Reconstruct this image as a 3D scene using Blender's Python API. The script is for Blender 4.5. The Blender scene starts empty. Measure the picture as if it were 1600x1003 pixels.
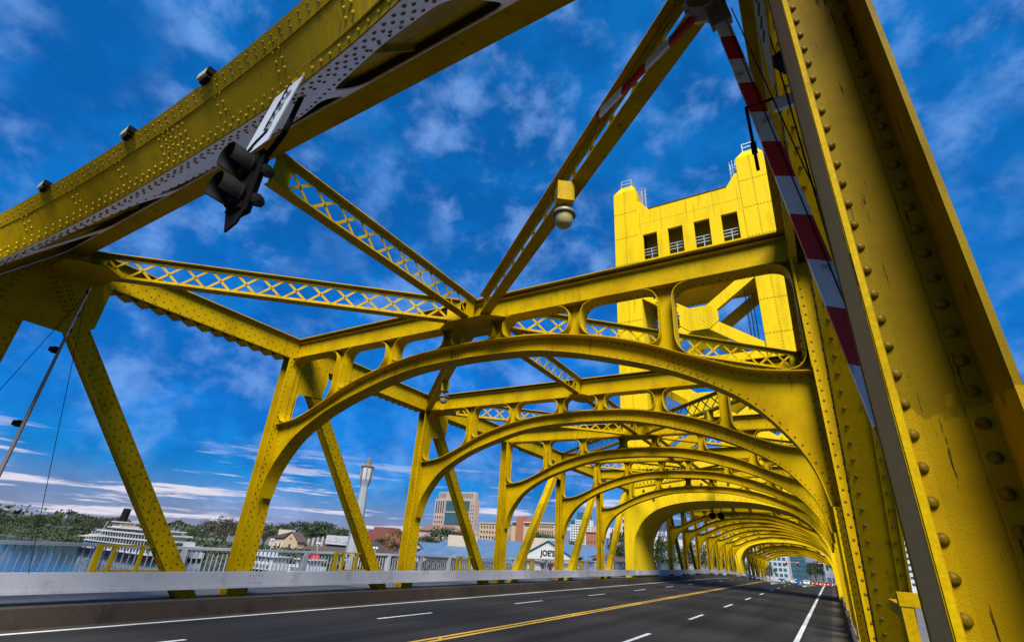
import bpy, math, random
from mathutils import Vector, Matrix
from mathutils.geometry import tessellate_polygon
R = math.radians
V = Vector
sc = bpy.context.scene
COL = sc.collection

# ------------------------------------------------------------------ camera
cam = bpy.data.cameras.new('camera')
cam.sensor_width = 36.0
cam.lens = 17.10
cam.clip_start = 0.05
cam.clip_end = 6000
co = bpy.data.objects.new('camera', cam)
COL.objects.link(co)
CF = V((-0.48259569, 0.76842518, 0.42026676))
CR = V((0.86005989, 0.50646232, 0.06158658))
CU = V((0.1655246, -0.391176, 0.9053082))
co.matrix_world = Matrix((
    (CR.x, CU.x, -CF.x, 13.8173), (CR.y, CU.y, -CF.y, -2.3478),
    (CR.z, CU.z, -CF.z, 1.6149), (0, 0, 0, 1)))
sc.camera = co
# ------------------------------------------------------------------ light
SUN_DIR = V((0.42, -0.57, 0.74)).normalized()
world = bpy.data.worlds.new('World')
sc.world = world
world.use_nodes = True
wn, wl = world.node_tree.nodes, world.node_tree.links
wn.clear()


def N(t, **kw):
    n = wn.new(t)
    for k, v in kw.items():
        setattr(n, k, v)
    return n


def wmath(op, a, b=None, c=None, clamp=False):
    n = wn.new('ShaderNodeMath'); n.operation = op; n.use_clamp = clamp
    for i, q in enumerate((a, b, c)):
        if q is None:
            continue
        if isinstance(q, (int, float)):
            n.inputs[i].default_value = q
        else:
            wl.new(q, n.inputs[i])
    return n.outputs[0]


def wramp(v, a, b):
    n = wn.new('ShaderNodeMapRange'); n.interpolation_type = 'SMOOTHSTEP'
    wl.new(v, n.inputs[0]); n.inputs[1].default_value = a; n.inputs[2].default_value = b
    n.inputs[3].default_value = 0; n.inputs[4].default_value = 1
    return n.outputs[0]


def wmix(f, a, b, blend='MIX'):
    n = wn.new('ShaderNodeMix'); n.data_type = 'RGBA'; n.blend_type = blend
    for i, q in ((0, f), (6, a), (7, b)):
        if isinstance(q, (int, float)):
            n.inputs[i].default_value = q
        elif isinstance(q, tuple):
            n.inputs[i].default_value = (*q, 1)
        else:
            wl.new(q, n.inputs[i])
    return n.outputs[2]


sky = N('ShaderNodeTexSky', sky_type='NISHITA', sun_disc=False)
sky.sun_elevation = math.asin(SUN_DIR.z)
sky.sun_rotation = math.atan2(SUN_DIR.x, SUN_DIR.y)
sky.ozone_density = 3.0
sky.air_density = 1.0
sky.dust_density = 0.6
tc = N('ShaderNodeTexCoord')
sep = N('ShaderNodeSeparateXYZ')
wl.new(tc.outputs['Generated'], sep.inputs[0])
dx, dy, dz = sep.outputs
zz = wmath('ADD', wmath('MAXIMUM', dz, 0.0), 0.16)
pl = N('ShaderNodeCombineXYZ')
wl.new(wmath('DIVIDE', dx, zz), pl.inputs[0]); wl.new(wmath('DIVIDE', dy, zz), pl.inputs[1])


def wnoise(vec, scale, detail, rough, dist=0.0):
    n = N('ShaderNodeTexNoise'); wl.new(vec, n.inputs['Vector'])
    n.inputs['Scale'].default_value = scale; n.inputs['Detail'].default_value = detail
    n.inputs['Roughness'].default_value = rough; n.inputs['Distortion'].default_value = dist
    return n.outputs['Fac']


blue = wmix(1.0, sky.outputs[0], (0.06, 1.12, 1.92), 'MULTIPLY')
low = wn.new('ShaderNodeMapRange'); wl.new(dz, low.inputs[0])
low.inputs[1].default_value = 0.0; low.inputs[2].default_value = 0.75; low.inputs[3].default_value = 0.27; low.inputs[4].default_value = 1.0
lowc = N('ShaderNodeCombineColor')
wl.new(low.outputs[0], lowc.inputs[0]); wl.new(wmath('POWER', low.outputs[0], 1.18), lowc.inputs[1]); wl.new(wmath('POWER', low.outputs[0], 0.86), lowc.inputs[2])
blue = wmix(1.0, blue, lowc.outputs[0], 'MULTIPLY')
n_big = wnoise(tc.outputs['Generated'], 3.2, 4, 0.5, 0.1)
pd = N('ShaderNodeCombineXYZ')
wl.new(dx, pd.inputs[0]); wl.new(dy, pd.inputs[1]); wl.new(wmath('MULTIPLY', dz, 1.35), pd.inputs[2])
n_puff = wnoise(pd.outputs[0], 10.5, 7, 0.58, 0.1)
puff = wmath('MULTIPLY', wramp(n_puff, 0.44, 0.74), wramp(n_big, 0.32, 0.54))
dark = wmath('MULTIPLY', wramp(wnoise(pd.outputs[0], 5.0, 6, 0.6, 0.1), 0.60, 0.40), 0.85)
blue2 = wmix(dark, blue, wmix(1.0, blue, (0.6, 0.66, 0.74), 'MULTIPLY'))
col = wmix(wmath('MULTIPLY', puff, 0.62), blue2, (1.9, 3.6, 7.4))
# long thin streaks of cloud low over the horizon
st = N('ShaderNodeCombineXYZ')
wl.new(wmath('MULTIPLY', dx, 2.2), st.inputs[0]); wl.new(wmath('MULTIPLY', dy, 2.2), st.inputs[1])
wl.new(wmath('MULTIPLY', dz, 34.0), st.inputs[2])
n_st = wnoise(st.outputs[0], 1.7, 8, 0.62, 0.2)
lowband = wmath('MULTIPLY', wramp(dz, 0.17, 0.05), wramp(n_st, 0.52, 0.60))
haze = wramp(dz, 0.10, -0.01)
col = wmix(wmath('MULTIPLY', haze, 0.55), col, (3.6, 3.3, 4.7))
col = wmix(wmath('MULTIPLY', lowband, 0.85), col, (6.9, 6.4, 7.2))
bg = N('ShaderNodeBackground')
wl.new(col, bg.inputs[0]); bg.inputs[1].default_value = 0.071
out = N('ShaderNodeOutputWorld'); wl.new(bg.outputs[0], out.inputs[0])

sun = bpy.data.lights.new('sun', 'SUN')
sun.energy = 5.0
sun.angle = R(30)
sun.color = (1.0, 0.98, 0.86)
so = bpy.data.objects.new('sun', sun)
COL.objects.link(so)
so.rotation_euler = (-SUN_DIR).to_track_quat('-Z', 'Y').to_euler()
so.location = (20, -60, 60)
sc.view_settings.view_transform = 'Standard'
sc.view_settings.look = 'None'
sc.view_settings.exposure = 0.80
sc.view_settings.gamma = 1.0
sc.cycles.max_bounces = 4
sc.cycles.diffuse_bounces = 1

# ------------------------------------------------------------------ materials
def lin(r, g, b):
    f = lambda c: (c / 255 / 12.92) if c / 255 <= 0.04045 else ((c / 255 + 0.055) / 1.055) ** 2.4
    return (f(r), f(g), f(b))


def material(name, c, rough=0.6, metal=0.0, spots=None, spot_scale=6.0, spot_lo=0.5, spot_hi=0.7, stretch=(1, 1, 1),
             fine=0.0, fine_scale=60.0, bump=0.0, bump_scale=40.0, spec=0.5, emit=None, emit_s=1.0, streak=None,
             streak_lo=0.62, streak_hi=0.70, streak_scale=3.0, streak_stretch=(14, 14, 1.2)):
    m = bpy.data.materials.new(name)
    m.use_nodes = True
    nt = m.node_tree
    b = nt.nodes['Principled BSDF']
    b.inputs['Roughness'].default_value = rough
    b.inputs['Metallic'].default_value = metal
    b.inputs['Specular IOR Level'].default_value = spec
    geo = nt.nodes.new('ShaderNodeNewGeometry')
    cur = None

    def noise(scale, st=(1, 1, 1), detail=5, rough=0.6):
        mp = nt.nodes.new('ShaderNodeMapping'); mp.inputs['Scale'].default_value = st
        nt.links.new(geo.outputs['Position'], mp.inputs[0])
        n = nt.nodes.new('ShaderNodeTexNoise')
        nt.links.new(mp.outputs[0], n.inputs['Vector'])
        n.inputs['Scale'].default_value = scale; n.inputs['Detail'].default_value = detail
        n.inputs['Roughness'].default_value = rough
        return n.outputs['Fac']

    def ramp(v, a, bb):
        n = nt.nodes.new('ShaderNodeMapRange'); n.interpolation_type = 'SMOOTHSTEP'
        nt.links.new(v, n.inputs[0]); n.inputs[1].default_value = a; n.inputs[2].default_value = bb
        return n.outputs[0]

    def mix(f, a, bb, blend='MIX'):
        n = nt.nodes.new('ShaderNodeMix'); n.data_type = 'RGBA'; n.blend_type = blend
        for i, q in ((0, f), (6, a), (7, bb)):
            if isinstance(q, float):
                n.inputs[i].default_value = q
            elif isinstance(q, tuple):
                n.inputs[i].default_value = (*q, 1)
            else:
                nt.links.new(q, n.inputs[i])
        return n.outputs[2]
    cur = c
    if spots:
        cur = mix(ramp(noise(spot_scale, stretch), spot_lo, spot_hi), cur, spots)
    if streak:
        cur = mix(ramp(noise(streak_scale, streak_stretch, 7, 0.65), streak_lo, streak_hi), cur, streak)
    if fine:
        f = noise(fine_scale, (1, 1, 1), 3, 0.7)
        k = nt.nodes.new('ShaderNodeMapRange'); nt.links.new(f, k.inputs[0])
        k.inputs[1].default_value = 0.25; k.inputs[2].default_value = 0.75
        k.inputs[3].default_value = 1 - fine; k.inputs[4].default_value = 1 + fine
        cc = nt.nodes.new('ShaderNodeCombineColor')
        for i in range(3):
            nt.links.new(k.outputs[0], cc.inputs[i])
        cur = mix(1.0, cur, cc.outputs[0], 'MULTIPLY')
    if isinstance(cur, tuple):
        b.inputs['Base Color'].default_value = (*cur, 1)
    else:
        nt.links.new(cur, b.inputs['Base Color'])
    if bump:
        bp = nt.nodes.new('ShaderNodeBump'); bp.inputs['Strength'].default_value = bump
        bp.inputs['Distance'].default_value = 0.02
        nt.links.new(noise(bump_scale, (1, 1, 1), 4), bp.inputs['Height'])
        nt.links.new(bp.outputs[0], b.inputs['Normal'])
    if emit:
        b.inputs['Emission Color'].default_value = (*emit, 1)
        b.inputs['Emission Strength'].default_value = emit_s
    return m


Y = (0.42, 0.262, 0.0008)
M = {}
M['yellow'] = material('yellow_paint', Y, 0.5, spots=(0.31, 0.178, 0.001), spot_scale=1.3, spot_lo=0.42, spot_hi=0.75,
                       fine=0.20, fine_scale=45, bump=0.12, bump_scale=90, spec=0.04, streak=(0.11, 0.055, 0.003),
                       streak_lo=0.54, streak_hi=0.80, streak_scale=1.6, streak_stretch=(5, 5, 0.7))
M['yellow_near'] = material('worn_shaded_yellow_paint', (0.205, 0.130, 0.0008), 0.5, spots=(0.150, 0.090, 0.0008), spot_scale=2.5,  # base darkened to stand in for shade on the near post; streaks are wear
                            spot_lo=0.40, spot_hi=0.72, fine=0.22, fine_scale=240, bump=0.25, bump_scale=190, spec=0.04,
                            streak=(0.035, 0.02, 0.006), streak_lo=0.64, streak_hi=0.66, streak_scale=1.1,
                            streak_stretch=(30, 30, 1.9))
M['tower'] = material('tower_yellow_paint', (0.61, 0.41, 0.006), 0.55, spots=(0.48, 0.30, 0.004), spot_scale=0.5, spot_lo=0.45,  # same paint as the spans, lightened for the stronger light on the tower
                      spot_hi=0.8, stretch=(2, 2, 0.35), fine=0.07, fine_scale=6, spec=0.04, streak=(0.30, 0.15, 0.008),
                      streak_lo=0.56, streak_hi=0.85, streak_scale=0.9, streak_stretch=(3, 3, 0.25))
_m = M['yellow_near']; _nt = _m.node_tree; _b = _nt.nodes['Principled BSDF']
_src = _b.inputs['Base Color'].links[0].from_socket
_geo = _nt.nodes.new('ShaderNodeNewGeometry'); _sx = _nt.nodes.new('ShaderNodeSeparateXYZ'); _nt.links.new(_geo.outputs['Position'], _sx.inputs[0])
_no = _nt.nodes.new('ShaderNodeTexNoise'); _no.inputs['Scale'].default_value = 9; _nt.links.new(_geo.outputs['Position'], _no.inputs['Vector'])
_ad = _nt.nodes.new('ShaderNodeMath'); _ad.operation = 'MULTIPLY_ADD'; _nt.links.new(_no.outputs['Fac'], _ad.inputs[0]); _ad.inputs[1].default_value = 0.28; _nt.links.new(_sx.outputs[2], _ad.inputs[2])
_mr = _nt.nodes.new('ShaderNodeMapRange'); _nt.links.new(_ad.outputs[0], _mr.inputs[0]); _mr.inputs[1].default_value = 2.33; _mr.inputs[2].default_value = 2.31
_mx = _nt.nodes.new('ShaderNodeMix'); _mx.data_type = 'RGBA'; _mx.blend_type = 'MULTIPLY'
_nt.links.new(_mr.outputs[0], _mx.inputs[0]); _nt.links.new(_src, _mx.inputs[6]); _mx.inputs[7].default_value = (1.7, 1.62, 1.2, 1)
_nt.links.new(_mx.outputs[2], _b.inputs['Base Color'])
M['pale'] = material('pale_sky_sheen_paint', (0.88, 0.84, 0.92), 0.5, spots=(0.76, 0.68, 0.70), spot_scale=3, fine=0.1,  # sky reflected on the portal plates is put into this pale tint
                     fine_scale=70, bump=0.1)
M['brown_strip'] = material('brown_sky_sheen_paint', (0.60, 0.34, 0.12), 0.7, spec=0.03, fine=0.15, fine_scale=50, bump=0.1)  # sky reflection on the flange side is put into this brown
M['rivet'] = material('shaded_rivet_paint', (0.12, 0.072, 0.002), 0.4, fine=0.15, fine_scale=120, spec=0.3)  # darkened base stands in for the shadow around each rivet
M['rivet_big'] = material('mottled_rivet_paint', (0.135, 0.082, 0.002), 0.4, fine=0.35, fine_scale=70, spots=(0.06, 0.034, 0.002), spot_scale=22, spot_lo=0.5, spot_hi=0.7, spec=0.1)  # darker brown than the post, with darker mottling
M['rivet_dark'] = material('dark_rivet_paint', (0.16, 0.10, 0.02), 0.5, fine=0.15, fine_scale=120)
M['road'] = material('asphalt', (0.028, 0.0245, 0.023), 0.85, spots=(0.014, 0.0122, 0.012), spot_scale=0.5, spot_lo=0.4, spot_hi=0.65,
                     stretch=(2.2, 0.12, 1), fine=0.35, fine_scale=35, bump=0.5, bump_scale=70, spec=0.25)
M['white_line'] = material('white_road_paint', (0.62, 0.62, 0.62), 0.7, spots=(0.30, 0.30, 0.30), spot_scale=9, spot_lo=0.52, spot_hi=0.8, fine=0.1, bump=0.3)
M['yellow_line'] = material('yellow_road_paint', (0.62, 0.34, 0.03), 0.7, spots=(0.20, 0.12, 0.03), spot_scale=8, spot_lo=0.55, spot_hi=0.75, fine=0.1, bump=0.3)
M['curb'] = material('stained_curb_concrete', (0.040, 0.026, 0.017), 0.9, spots=(0.022, 0.014, 0.010), spot_scale=1.5, fine=0.3, fine_scale=28, bump=0.5, bump_scale=50)
M['walk'] = material('sidewalk_concrete', (0.10, 0.096, 0.10), 0.9, spots=(0.07, 0.066, 0.07), spot_scale=0.9, fine=0.2, fine_scale=25, bump=0.3)
M['guard'] = material('pale_guard_paint', (0.36, 0.35, 0.38), 0.6, spots=(0.27, 0.26, 0.29), spot_scale=2.0, fine=0.12, fine_scale=30, bump=0.1,
                      streak=(0.22, 0.20, 0.20), streak_lo=0.58, streak_hi=0.8, streak_scale=1.2, streak_stretch=(5, 5, 0.6))
M['rail'] = material('pale_railing_paint', (0.46, 0.45, 0.48), 0.6, spots=(0.36, 0.34, 0.36), spot_scale=2, fine=0.1)
M['red'] = material('gate_red_paint', (0.46, 0.012, 0.014), 0.5, fine=0.15, fine_scale=60, spots=(0.2, 0.01, 0.01), spot_scale=5, spot_lo=0.6, spot_hi=0.8)
M['white'] = material('gate_white_paint', (0.70, 0.69, 0.70), 0.5, spots=(0.30, 0.27, 0.25), spot_scale=9, spot_lo=0.56, spot_hi=0.72, fine=0.1)
M['black'] = material('black_housing', (0.005, 0.0045, 0.005), 0.7, fine=0.3, fine_scale=40, spots=(0.016, 0.012, 0.011), spot_scale=9, spot_lo=0.60, spot_hi=0.8, spec=0.06)
M['rivet_bright'] = material('lit_rivet_paint', (0.50, 0.33, 0.008), 0.5, fine=0.25, fine_scale=30, spec=0.2)  # brighter base stands in for highlights on the portal rivets
M['steel'] = material('grey_weathered_steel', (0.20, 0.17, 0.15), 0.5, metal=0.3, fine=0.2, fine_scale=60)
M['galv'] = material('galvanised_steel', (0.42, 0.44, 0.46), 0.4, metal=0.5, fine=0.1)
M['dark'] = material('dark_interior', (0.045, 0.030, 0.012), 0.8, fine=0.2)
M['glass_lamp'] = material('lamp_glass', (0.36, 0.31, 0.13), 0.25, fine=0.05)
M['sign'] = material('white_sign_face', (0.40, 0.42, 0.47), 0.4, fine=0.05)
M['ink'] = material('black_sign_ink', (0.006, 0.006, 0.007), 0.7, spec=0.1)
M['red_light'] = material('red_signal_lens', (0.6, 0.02, 0.01), 0.4, emit=(1.0, 0.06, 0.03), emit_s=3.0)
M['warm_light'] = material('warm_lamp_glow', (0.8, 0.7, 0.4), 0.4, emit=(1.0, 0.82, 0.45), emit_s=0.8)

# ------------------------------------------------------------------ mesh helpers
class G:
    def __init__(s):
        s.v = []; s.f = []

    def add(s, verts, faces):
        o = len(s.v)
        s.v += [tuple(a) for a in verts]
        s.f += [tuple(i + o for i in f) for f in faces]
        return s

    def box(s, lo, hi):
        x0, y0, z0 = lo; x1, y1, z1 = hi
        return s.add([(x0, y0, z0), (x1, y0, z0), (x1, y1, z0), (x0, y1, z0), (x0, y0, z1), (x1, y0, z1), (x1, y1, z1), (x0, y1, z1)],
                     [(0, 3, 2, 1), (4, 5, 6, 7), (0, 1, 5, 4), (1, 2, 6, 5), (2, 3, 7, 6), (3, 0, 4, 7)])

    def obox(s, c, ex, ey, ez):
        """box given by centre and three half-axis vectors"""
        c = V(c); ex = V(ex); ey = V(ey); ez = V(ez)
        if ex.cross(ey).dot(ez) < 0:
            ex = -ex
        vs = [c + a * ex + b * ey + d * ez for d in (-1, 1) for b in (-1, 1) for a in (-1, 1)]
        return s.add(vs, [(0, 2, 3, 1), (4, 5, 7, 6), (0, 1, 5, 4), (2, 6, 7, 3), (0, 4, 6, 2), (1, 3, 7, 5)])

    def bar(s, p, q, w, h, up=(0, 0, 1)):
        p = V(p); q = V(q); a = q - p; L = a.length
        if L < 1e-6:
            return s
        a /= L; up = V(up)
        side = a.cross(up)
        if side.length < 1e-4:
            side = a.cross(V((1, 0, 0)))
        side.normalize(); u = side.cross(a).normalized()
        return s.obox((p + q) / 2, a * L / 2, side * w / 2, u * h / 2)

    def tube(s, pts, r, n=8, cap=True):
        pts = [V(p) for p in pts]
        rs = r if isinstance(r, (list, tuple)) else [r] * len(pts)
        rings = []
        for i, p in enumerate(pts):
            d = (pts[min(i + 1, len(pts) - 1)] - pts[max(i - 1, 0)]).normalized()
            ref = V((0, 0, 1)) if abs(d.z) < 0.9 else V((1, 0, 0))
            a = d.cross(ref).normalized(); b = d.cross(a).normalized()
            rings.append([p + (a * math.cos(2 * math.pi * k / n) + b * math.sin(2 * math.pi * k / n)) * rs[i] for k in range(n)])
        vs = [v for g in rings for v in g]; fs = []
        for i in range(len(pts) - 1):
            for k in range(n):
                k2 = (k + 1) % n
                fs.append((i * n + k, i * n + k2, (i + 1) * n + k2, (i + 1) * n + k))
        if cap:
            fs.append(tuple(range(n - 1, -1, -1))); fs.append(tuple((len(pts) - 1) * n + k for k in range(n)))
        return s.add(vs, fs)

    def plate(s, loops, o, eu, ev, th, off=0.0):
        """flat plate: loops of (u, v), the first the outline and the rest holes, extruded by th about the plane"""
        o = V(o); eu = V(eu).normalized(); ev = V(ev).normalized(); n = eu.cross(ev).normalized()
        flat = [[V((a, b, 0)) for a, b in lp] for lp in loops]
        tris = tessellate_polygon(flat)
        pts = [p for lp in flat for p in lp]
        k = len(pts)
        A = [o + eu * p.x + ev * p.y + n * (off + th / 2) for p in pts]
        B = [o + eu * p.x + ev * p.y + n * (off - th / 2) for p in pts]
        fs = []
        for t in tris:
            a, b, c = (pts[i] for i in t)
            if (b - a).cross(c - a).z < 0:
                t = (t[0], t[2], t[1])
            fs.append(tuple(t)); fs.append((t[0] + k, t[2] + k, t[1] + k))
        i0 = 0
        for j, lp in enumerate(flat):
            area = sum(lp[i].x * lp[(i + 1) % len(lp)].y - lp[(i + 1) % len(lp)].x * lp[i].y for i in range(len(lp)))
            ccw = (area > 0) == (j == 0)
            for i in range(len(lp)):
                a = i0 + i; b = i0 + (i + 1) % len(lp)
                fs.append((b, a, a + k, b + k) if ccw else (a, b, b + k, a + k))
            i0 += len(lp)
        return s.add(A + B, fs)

    def band(s, pts, n, w, th, closed=False):
        """strip of width w (along n) and thickness th following a 3-d polyline lying in the plane with normal n"""
        pts = [V(p) for p in pts]; n = V(n).normalized(); m = len(pts); vs = []
        for i, p in enumerate(pts):
            a = pts[(i - 1) % m] if closed else pts[max(i - 1, 0)]
            b = pts[(i + 1) % m] if closed else pts[min(i + 1, m - 1)]
            d = (b - a).normalized(); t = n.cross(d).normalized()
            vs += [p + n * w / 2 + t * th / 2, p - n * w / 2 + t * th / 2, p - n * w / 2 - t * th / 2, p + n * w / 2 - t * th / 2]
        fs = []
        for i in range(m if closed else m - 1):
            j = (i + 1) % m
            for k in range(4):
                k2 = (k + 1) % 4
                fs.append((i * 4 + k, j * 4 + k, j * 4 + k2, i * 4 + k2))
        if not closed:
            fs += [(0, 1, 2, 3), ((m - 1) * 4 + 3, (m - 1) * 4 + 2, (m - 1) * 4 + 1, (m - 1) * 4)]
        return s.add(vs, fs)

    def rivet(s, p, n, r=0.02, k=6):
        p = V(p); n = V(n).normalized()
        ref = V((0, 0, 1)) if abs(n.z) < 0.9 else V((1, 0, 0))
        a = n.cross(ref).normalized(); b = n.cross(a)
        vs = [p + (a * math.cos(2 * math.pi * i / k) + b * math.sin(2 * math.pi * i / k)) * r for i in range(k)]
        vs += [p + n * r * 0.5 + (a * math.cos(2 * math.pi * i / k) + b * math.sin(2 * math.pi * i / k)) * r * 0.78 for i in range(k)]
        vs += [p + n * r * 0.78]
        fs = []
        for i in range(k):
            j = (i + 1) % k
            fs += [(i, i + k, j + k, j), (i + k, 2 * k, j + k)]
        return s.add(vs, fs)

    def lathe(s, prof, c, n=12, axis=(0, 0, 1)):
        c = V(c); ax = V(axis).normalized()
        ref = V((0, 0, 1)) if abs(ax.z) < 0.9 else V((1, 0, 0))
        a = ax.cross(ref).normalized(); b = ax.cross(a).normalized()
        vs = []; fs = []
        for r, h in prof:
            vs += [c + ax * h + (a * math.cos(2 * math.pi * i / n) + b * math.sin(2 * math.pi * i / n)) * r for i in range(n)]
        for j in range(len(prof) - 1):
            for i in range(n):
                i2 = (i + 1) % n
                fs.append((j * n + i, (j + 1) * n + i, (j + 1) * n + i2, j * n + i2))
        return s.add(vs, fs)

    def mesh(s, name, mat=None, smooth=False):
        me = bpy.data.meshes.new(name)
        me.from_pydata(s.v, [], s.f); me.update()
        if mat is not None:
            me.materials.append(mat if not isinstance(mat, str) else M[mat])
        if smooth:
            me.polygons.foreach_set('use_smooth', [True] * len(me.polygons))
        return me

    def build(s, name, mat, parent=None, smooth=False, kind=None, label=None):
        return link(name, s.mesh(name, mat, smooth), parent, kind, label)


def link(name, data, parent=None, kind=None, label=None):
    o = bpy.data.objects.new(name, data)
    COL.objects.link(o)
    if parent is not None:
        o.parent = parent
        o.matrix_parent_inverse = parent_inv(parent)
    if kind:
        o['kind'] = kind
    if label:
        o['label'] = label
    return o


INV = {}


def parent_inv(p):
    """world matrix of the parent chain inverted (all parents are only translated)"""
    return INV.get(p.name, Matrix.Identity(4))


def tag(o, label, cat, group=None, kind=None):
    o['label'] = label
    if cat:
        o['category'] = cat
    if group:
        o['group'] = group
    if kind:
        o['kind'] = kind
    return o


def thing(name, label, cat, loc=(0, 0, 0), group=None):
    o = bpy.data.objects.new(name, None)
    o.empty_display_size = 0.3
    COL.objects.link(o)
    o.location = loc
    INV[o.name] = Matrix.Translation(-V(loc))
    return tag(o, label, cat, group)


def clone(root, loc, rz=0.0, scale=1.0, label=None, group=None):
    """copy of a thing whose root Empty stands at its base, with its parts"""
    r = root.copy(); COL.objects.link(r)
    r.location = loc; r.rotation_euler = (0, 0, rz)
    r.scale = (scale,) * 3 if isinstance(scale, (int, float)) else scale
    if label: r['label'] = label
    if group: r['group'] = group
    for ch in list(root.children):
        c = ch.copy(); COL.objects.link(c); c.parent = r
        c.matrix_parent_inverse = ch.matrix_parent_inverse.copy()
        for g in list(ch.children):
            d = g.copy(); COL.objects.link(d); d.parent = c
            d.matrix_parent_inverse = g.matrix_parent_inverse.copy()
    return r


def interp(tab, x):
    x = abs(x)
    for (a, za), (b, zb) in zip(tab, tab[1:]):
        if x <= b:
            t = (x - a) / (b - a)
            return za + (zb - za) * t
    return tab[-1][1]


def smooth_tab(tab, n=10):
    """Catmull-Rom refinement of a table of points"""
    out = []
    P = [tab[0]] + list(tab) + [tab[-1]]
    for i in range(1, len(P) - 2):
        for k in range(n):
            t = k / n
            q = []
            for c in (0, 1):
                a, b, d, e = P[i - 1][c], P[i][c], P[i + 1][c], P[i + 2][c]
                q.append(0.5 * (2 * b + (d - a) * t + (2 * a - 5 * b + 4 * d - e) * t * t + (3 * b - a - 3 * d + e) * t ** 3))
            out.append(tuple(q))
    out.append(tab[-1])
    return out


def rounded(edges, radii):
    """closed loop from consecutive polyline edges, corners rounded"""
    n = len(edges)

    def trim(pl, a, b):
        pl = [V((*p, 0)) for p in pl]
        def cut(pl, d):
            while len(pl) > 1:
                s = (pl[1] - pl[0]).length
                if s > d:
                    return [pl[0] + (pl[1] - pl[0]) * (d / s)] + pl[1:]
                d -= s; pl = pl[1:]
            return pl
        pl = cut(pl, a); pl = cut(pl[::-1], b)[::-1]
        return pl
    tr = [trim(edges[i], radii[i - 1], radii[i]) for i in range(n)]
    loop = []
    for i in range(n):
        loop += [(p.x, p.y) for p in tr[i]]
        c = edges[i][-1]; a = tr[i][-1]; b = tr[(i + 1) % n][0]
        for k in range(1, 7):
            t = k / 7
            loop.append(((1 - t) ** 2 * a.x + 2 * t * (1 - t) * c[0] + t * t * b.x, (1 - t) ** 2 * a.y + 2 * t * (1 - t) * c[1] + t * t * b.y))
    return loop


# ------------------------------------------------------------------ layout of the bridge
L = 6.7                      # panel length
XC = 7.1                     # centre line
XI, XO = 0.11, -0.23         # left truss: inner and outer face
XIR, XOR = 14.09, 14.43      # right truss
ZT, ZB = 7.25, 6.62          # top chord
NZ, BZ = 7.0, -1.65          # working points of the diagonals
random.seed(7)


def prof(y):
    """the deck falls away beyond the lift span"""
    if y < 66: return 0.0
    if y < 96: return -0.033 * (y - 66) ** 2 / 60
    return -0.033 * (y - 81)


# ------------------------------------------------------------------ road, kerbs, walks
def strip(x0, x1, z, y0, y1, step=4.0):
    g = G(); n = max(1, int(math.ceil((y1 - y0) / step)))
    vs = []
    for i in range(n + 1):
        y = y0 + (y1 - y0) * i / n
        vs += [(x0, y, z + prof(y)), (x1, y, z + prof(y))]
    g.add(vs, [(2 * i, 2 * i + 1, 2 * i + 3, 2 * i + 2) for i in range(n)])
    return g


def solid_strip(g, x0, x1, z0, z1, y0, y1, step=6.0):
    n = max(1, int(math.ceil((y1 - y0) / step))); vs = []
    for i in range(n + 1):
        y = y0 + (y1 - y0) * i / n; d = prof(y)
        vs += [(x0, y, z0 + d), (x1, y, z0 + d), (x1, y, z1 + d), (x0, y, z1 + d)]
    fs = []
    for i in range(n):
        a, b = 4 * i, 4 * i + 4
        for k in range(4):
            k2 = (k + 1) % 4
            fs.append((a + k, a + k2, b + k2, b + k))
    fs += [(0, 3, 2, 1), (4 * n, 4 * n + 1, 4 * n + 2, 4 * n + 3)]
    g.add(vs, fs)
    return g


ZR = -0.35
road = strip(0.2, 14.3, ZR, -30, 185).build('road', 'road')
tag(road, 'dark grey asphalt roadway running across the bridge', None, kind='structure')
LM = ZR + 0.004
strip(0.90, 1.02, LM, -30, 185).build('edge_line', 'white_line', road)
strip(12.50, 12.64, LM, -30, 185).build('edge_line', 'white_line', road)
strip(5.79, 5.90, LM, -30, 185).build('centre_line', 'yellow_line', road)
strip(6.00, 6.11, LM, -30, 185).build('centre_line', 'yellow_line', road)
for k in range(-2, 22):
    y = 9.0 + 7.35 * k
    strip(3.02, 3.13, LM, y, y + 2.3).build('lane_dash', 'white_line', road)
    y = 11.2 + 7.35 * k
    strip(9.02, 9.14, LM, y, y + 2.4).build('lane_dash', 'white_line', road)
M['tar'] = material('tar_seam', (0.010, 0.009, 0.009), 0.7, fine=0.3, fine_scale=20)
M['patch'] = material('asphalt_patch', (0.030, 0.027, 0.028), 0.9, fine=0.35, fine_scale=30, bump=0.4, bump_scale=60)
rw = random.Random(17)
def crack(x, y0, y1, w, wob, name='tar_seam', mat='tar'):
    n = max(4, int((y1 - y0) / 1.1)); vs = []
    dxx = 0.0
    for i in range(n + 1):
        y = y0 + (y1 - y0) * i / n; dxx += rw.uniform(-wob, wob); ww = w * rw.uniform(0.5, 1.2)
        vs += [(x + dxx - ww / 2, y, LM - 0.002 + prof(y)), (x + dxx + ww / 2, y, LM - 0.002 + prof(y))]
    G().add(vs, [(2 * i, 2 * i + 1, 2 * i + 3, 2 * i + 2) for i in range(n)]).build(name, mat, road)
crack(4.45, 0, 90, 0.035, 0.03); crack(7.55, -2, 90, 0.04, 0.03); crack(10.9, 0, 60, 0.03, 0.04); crack(1.9, 4, 50, 0.02, 0.05)
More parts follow.
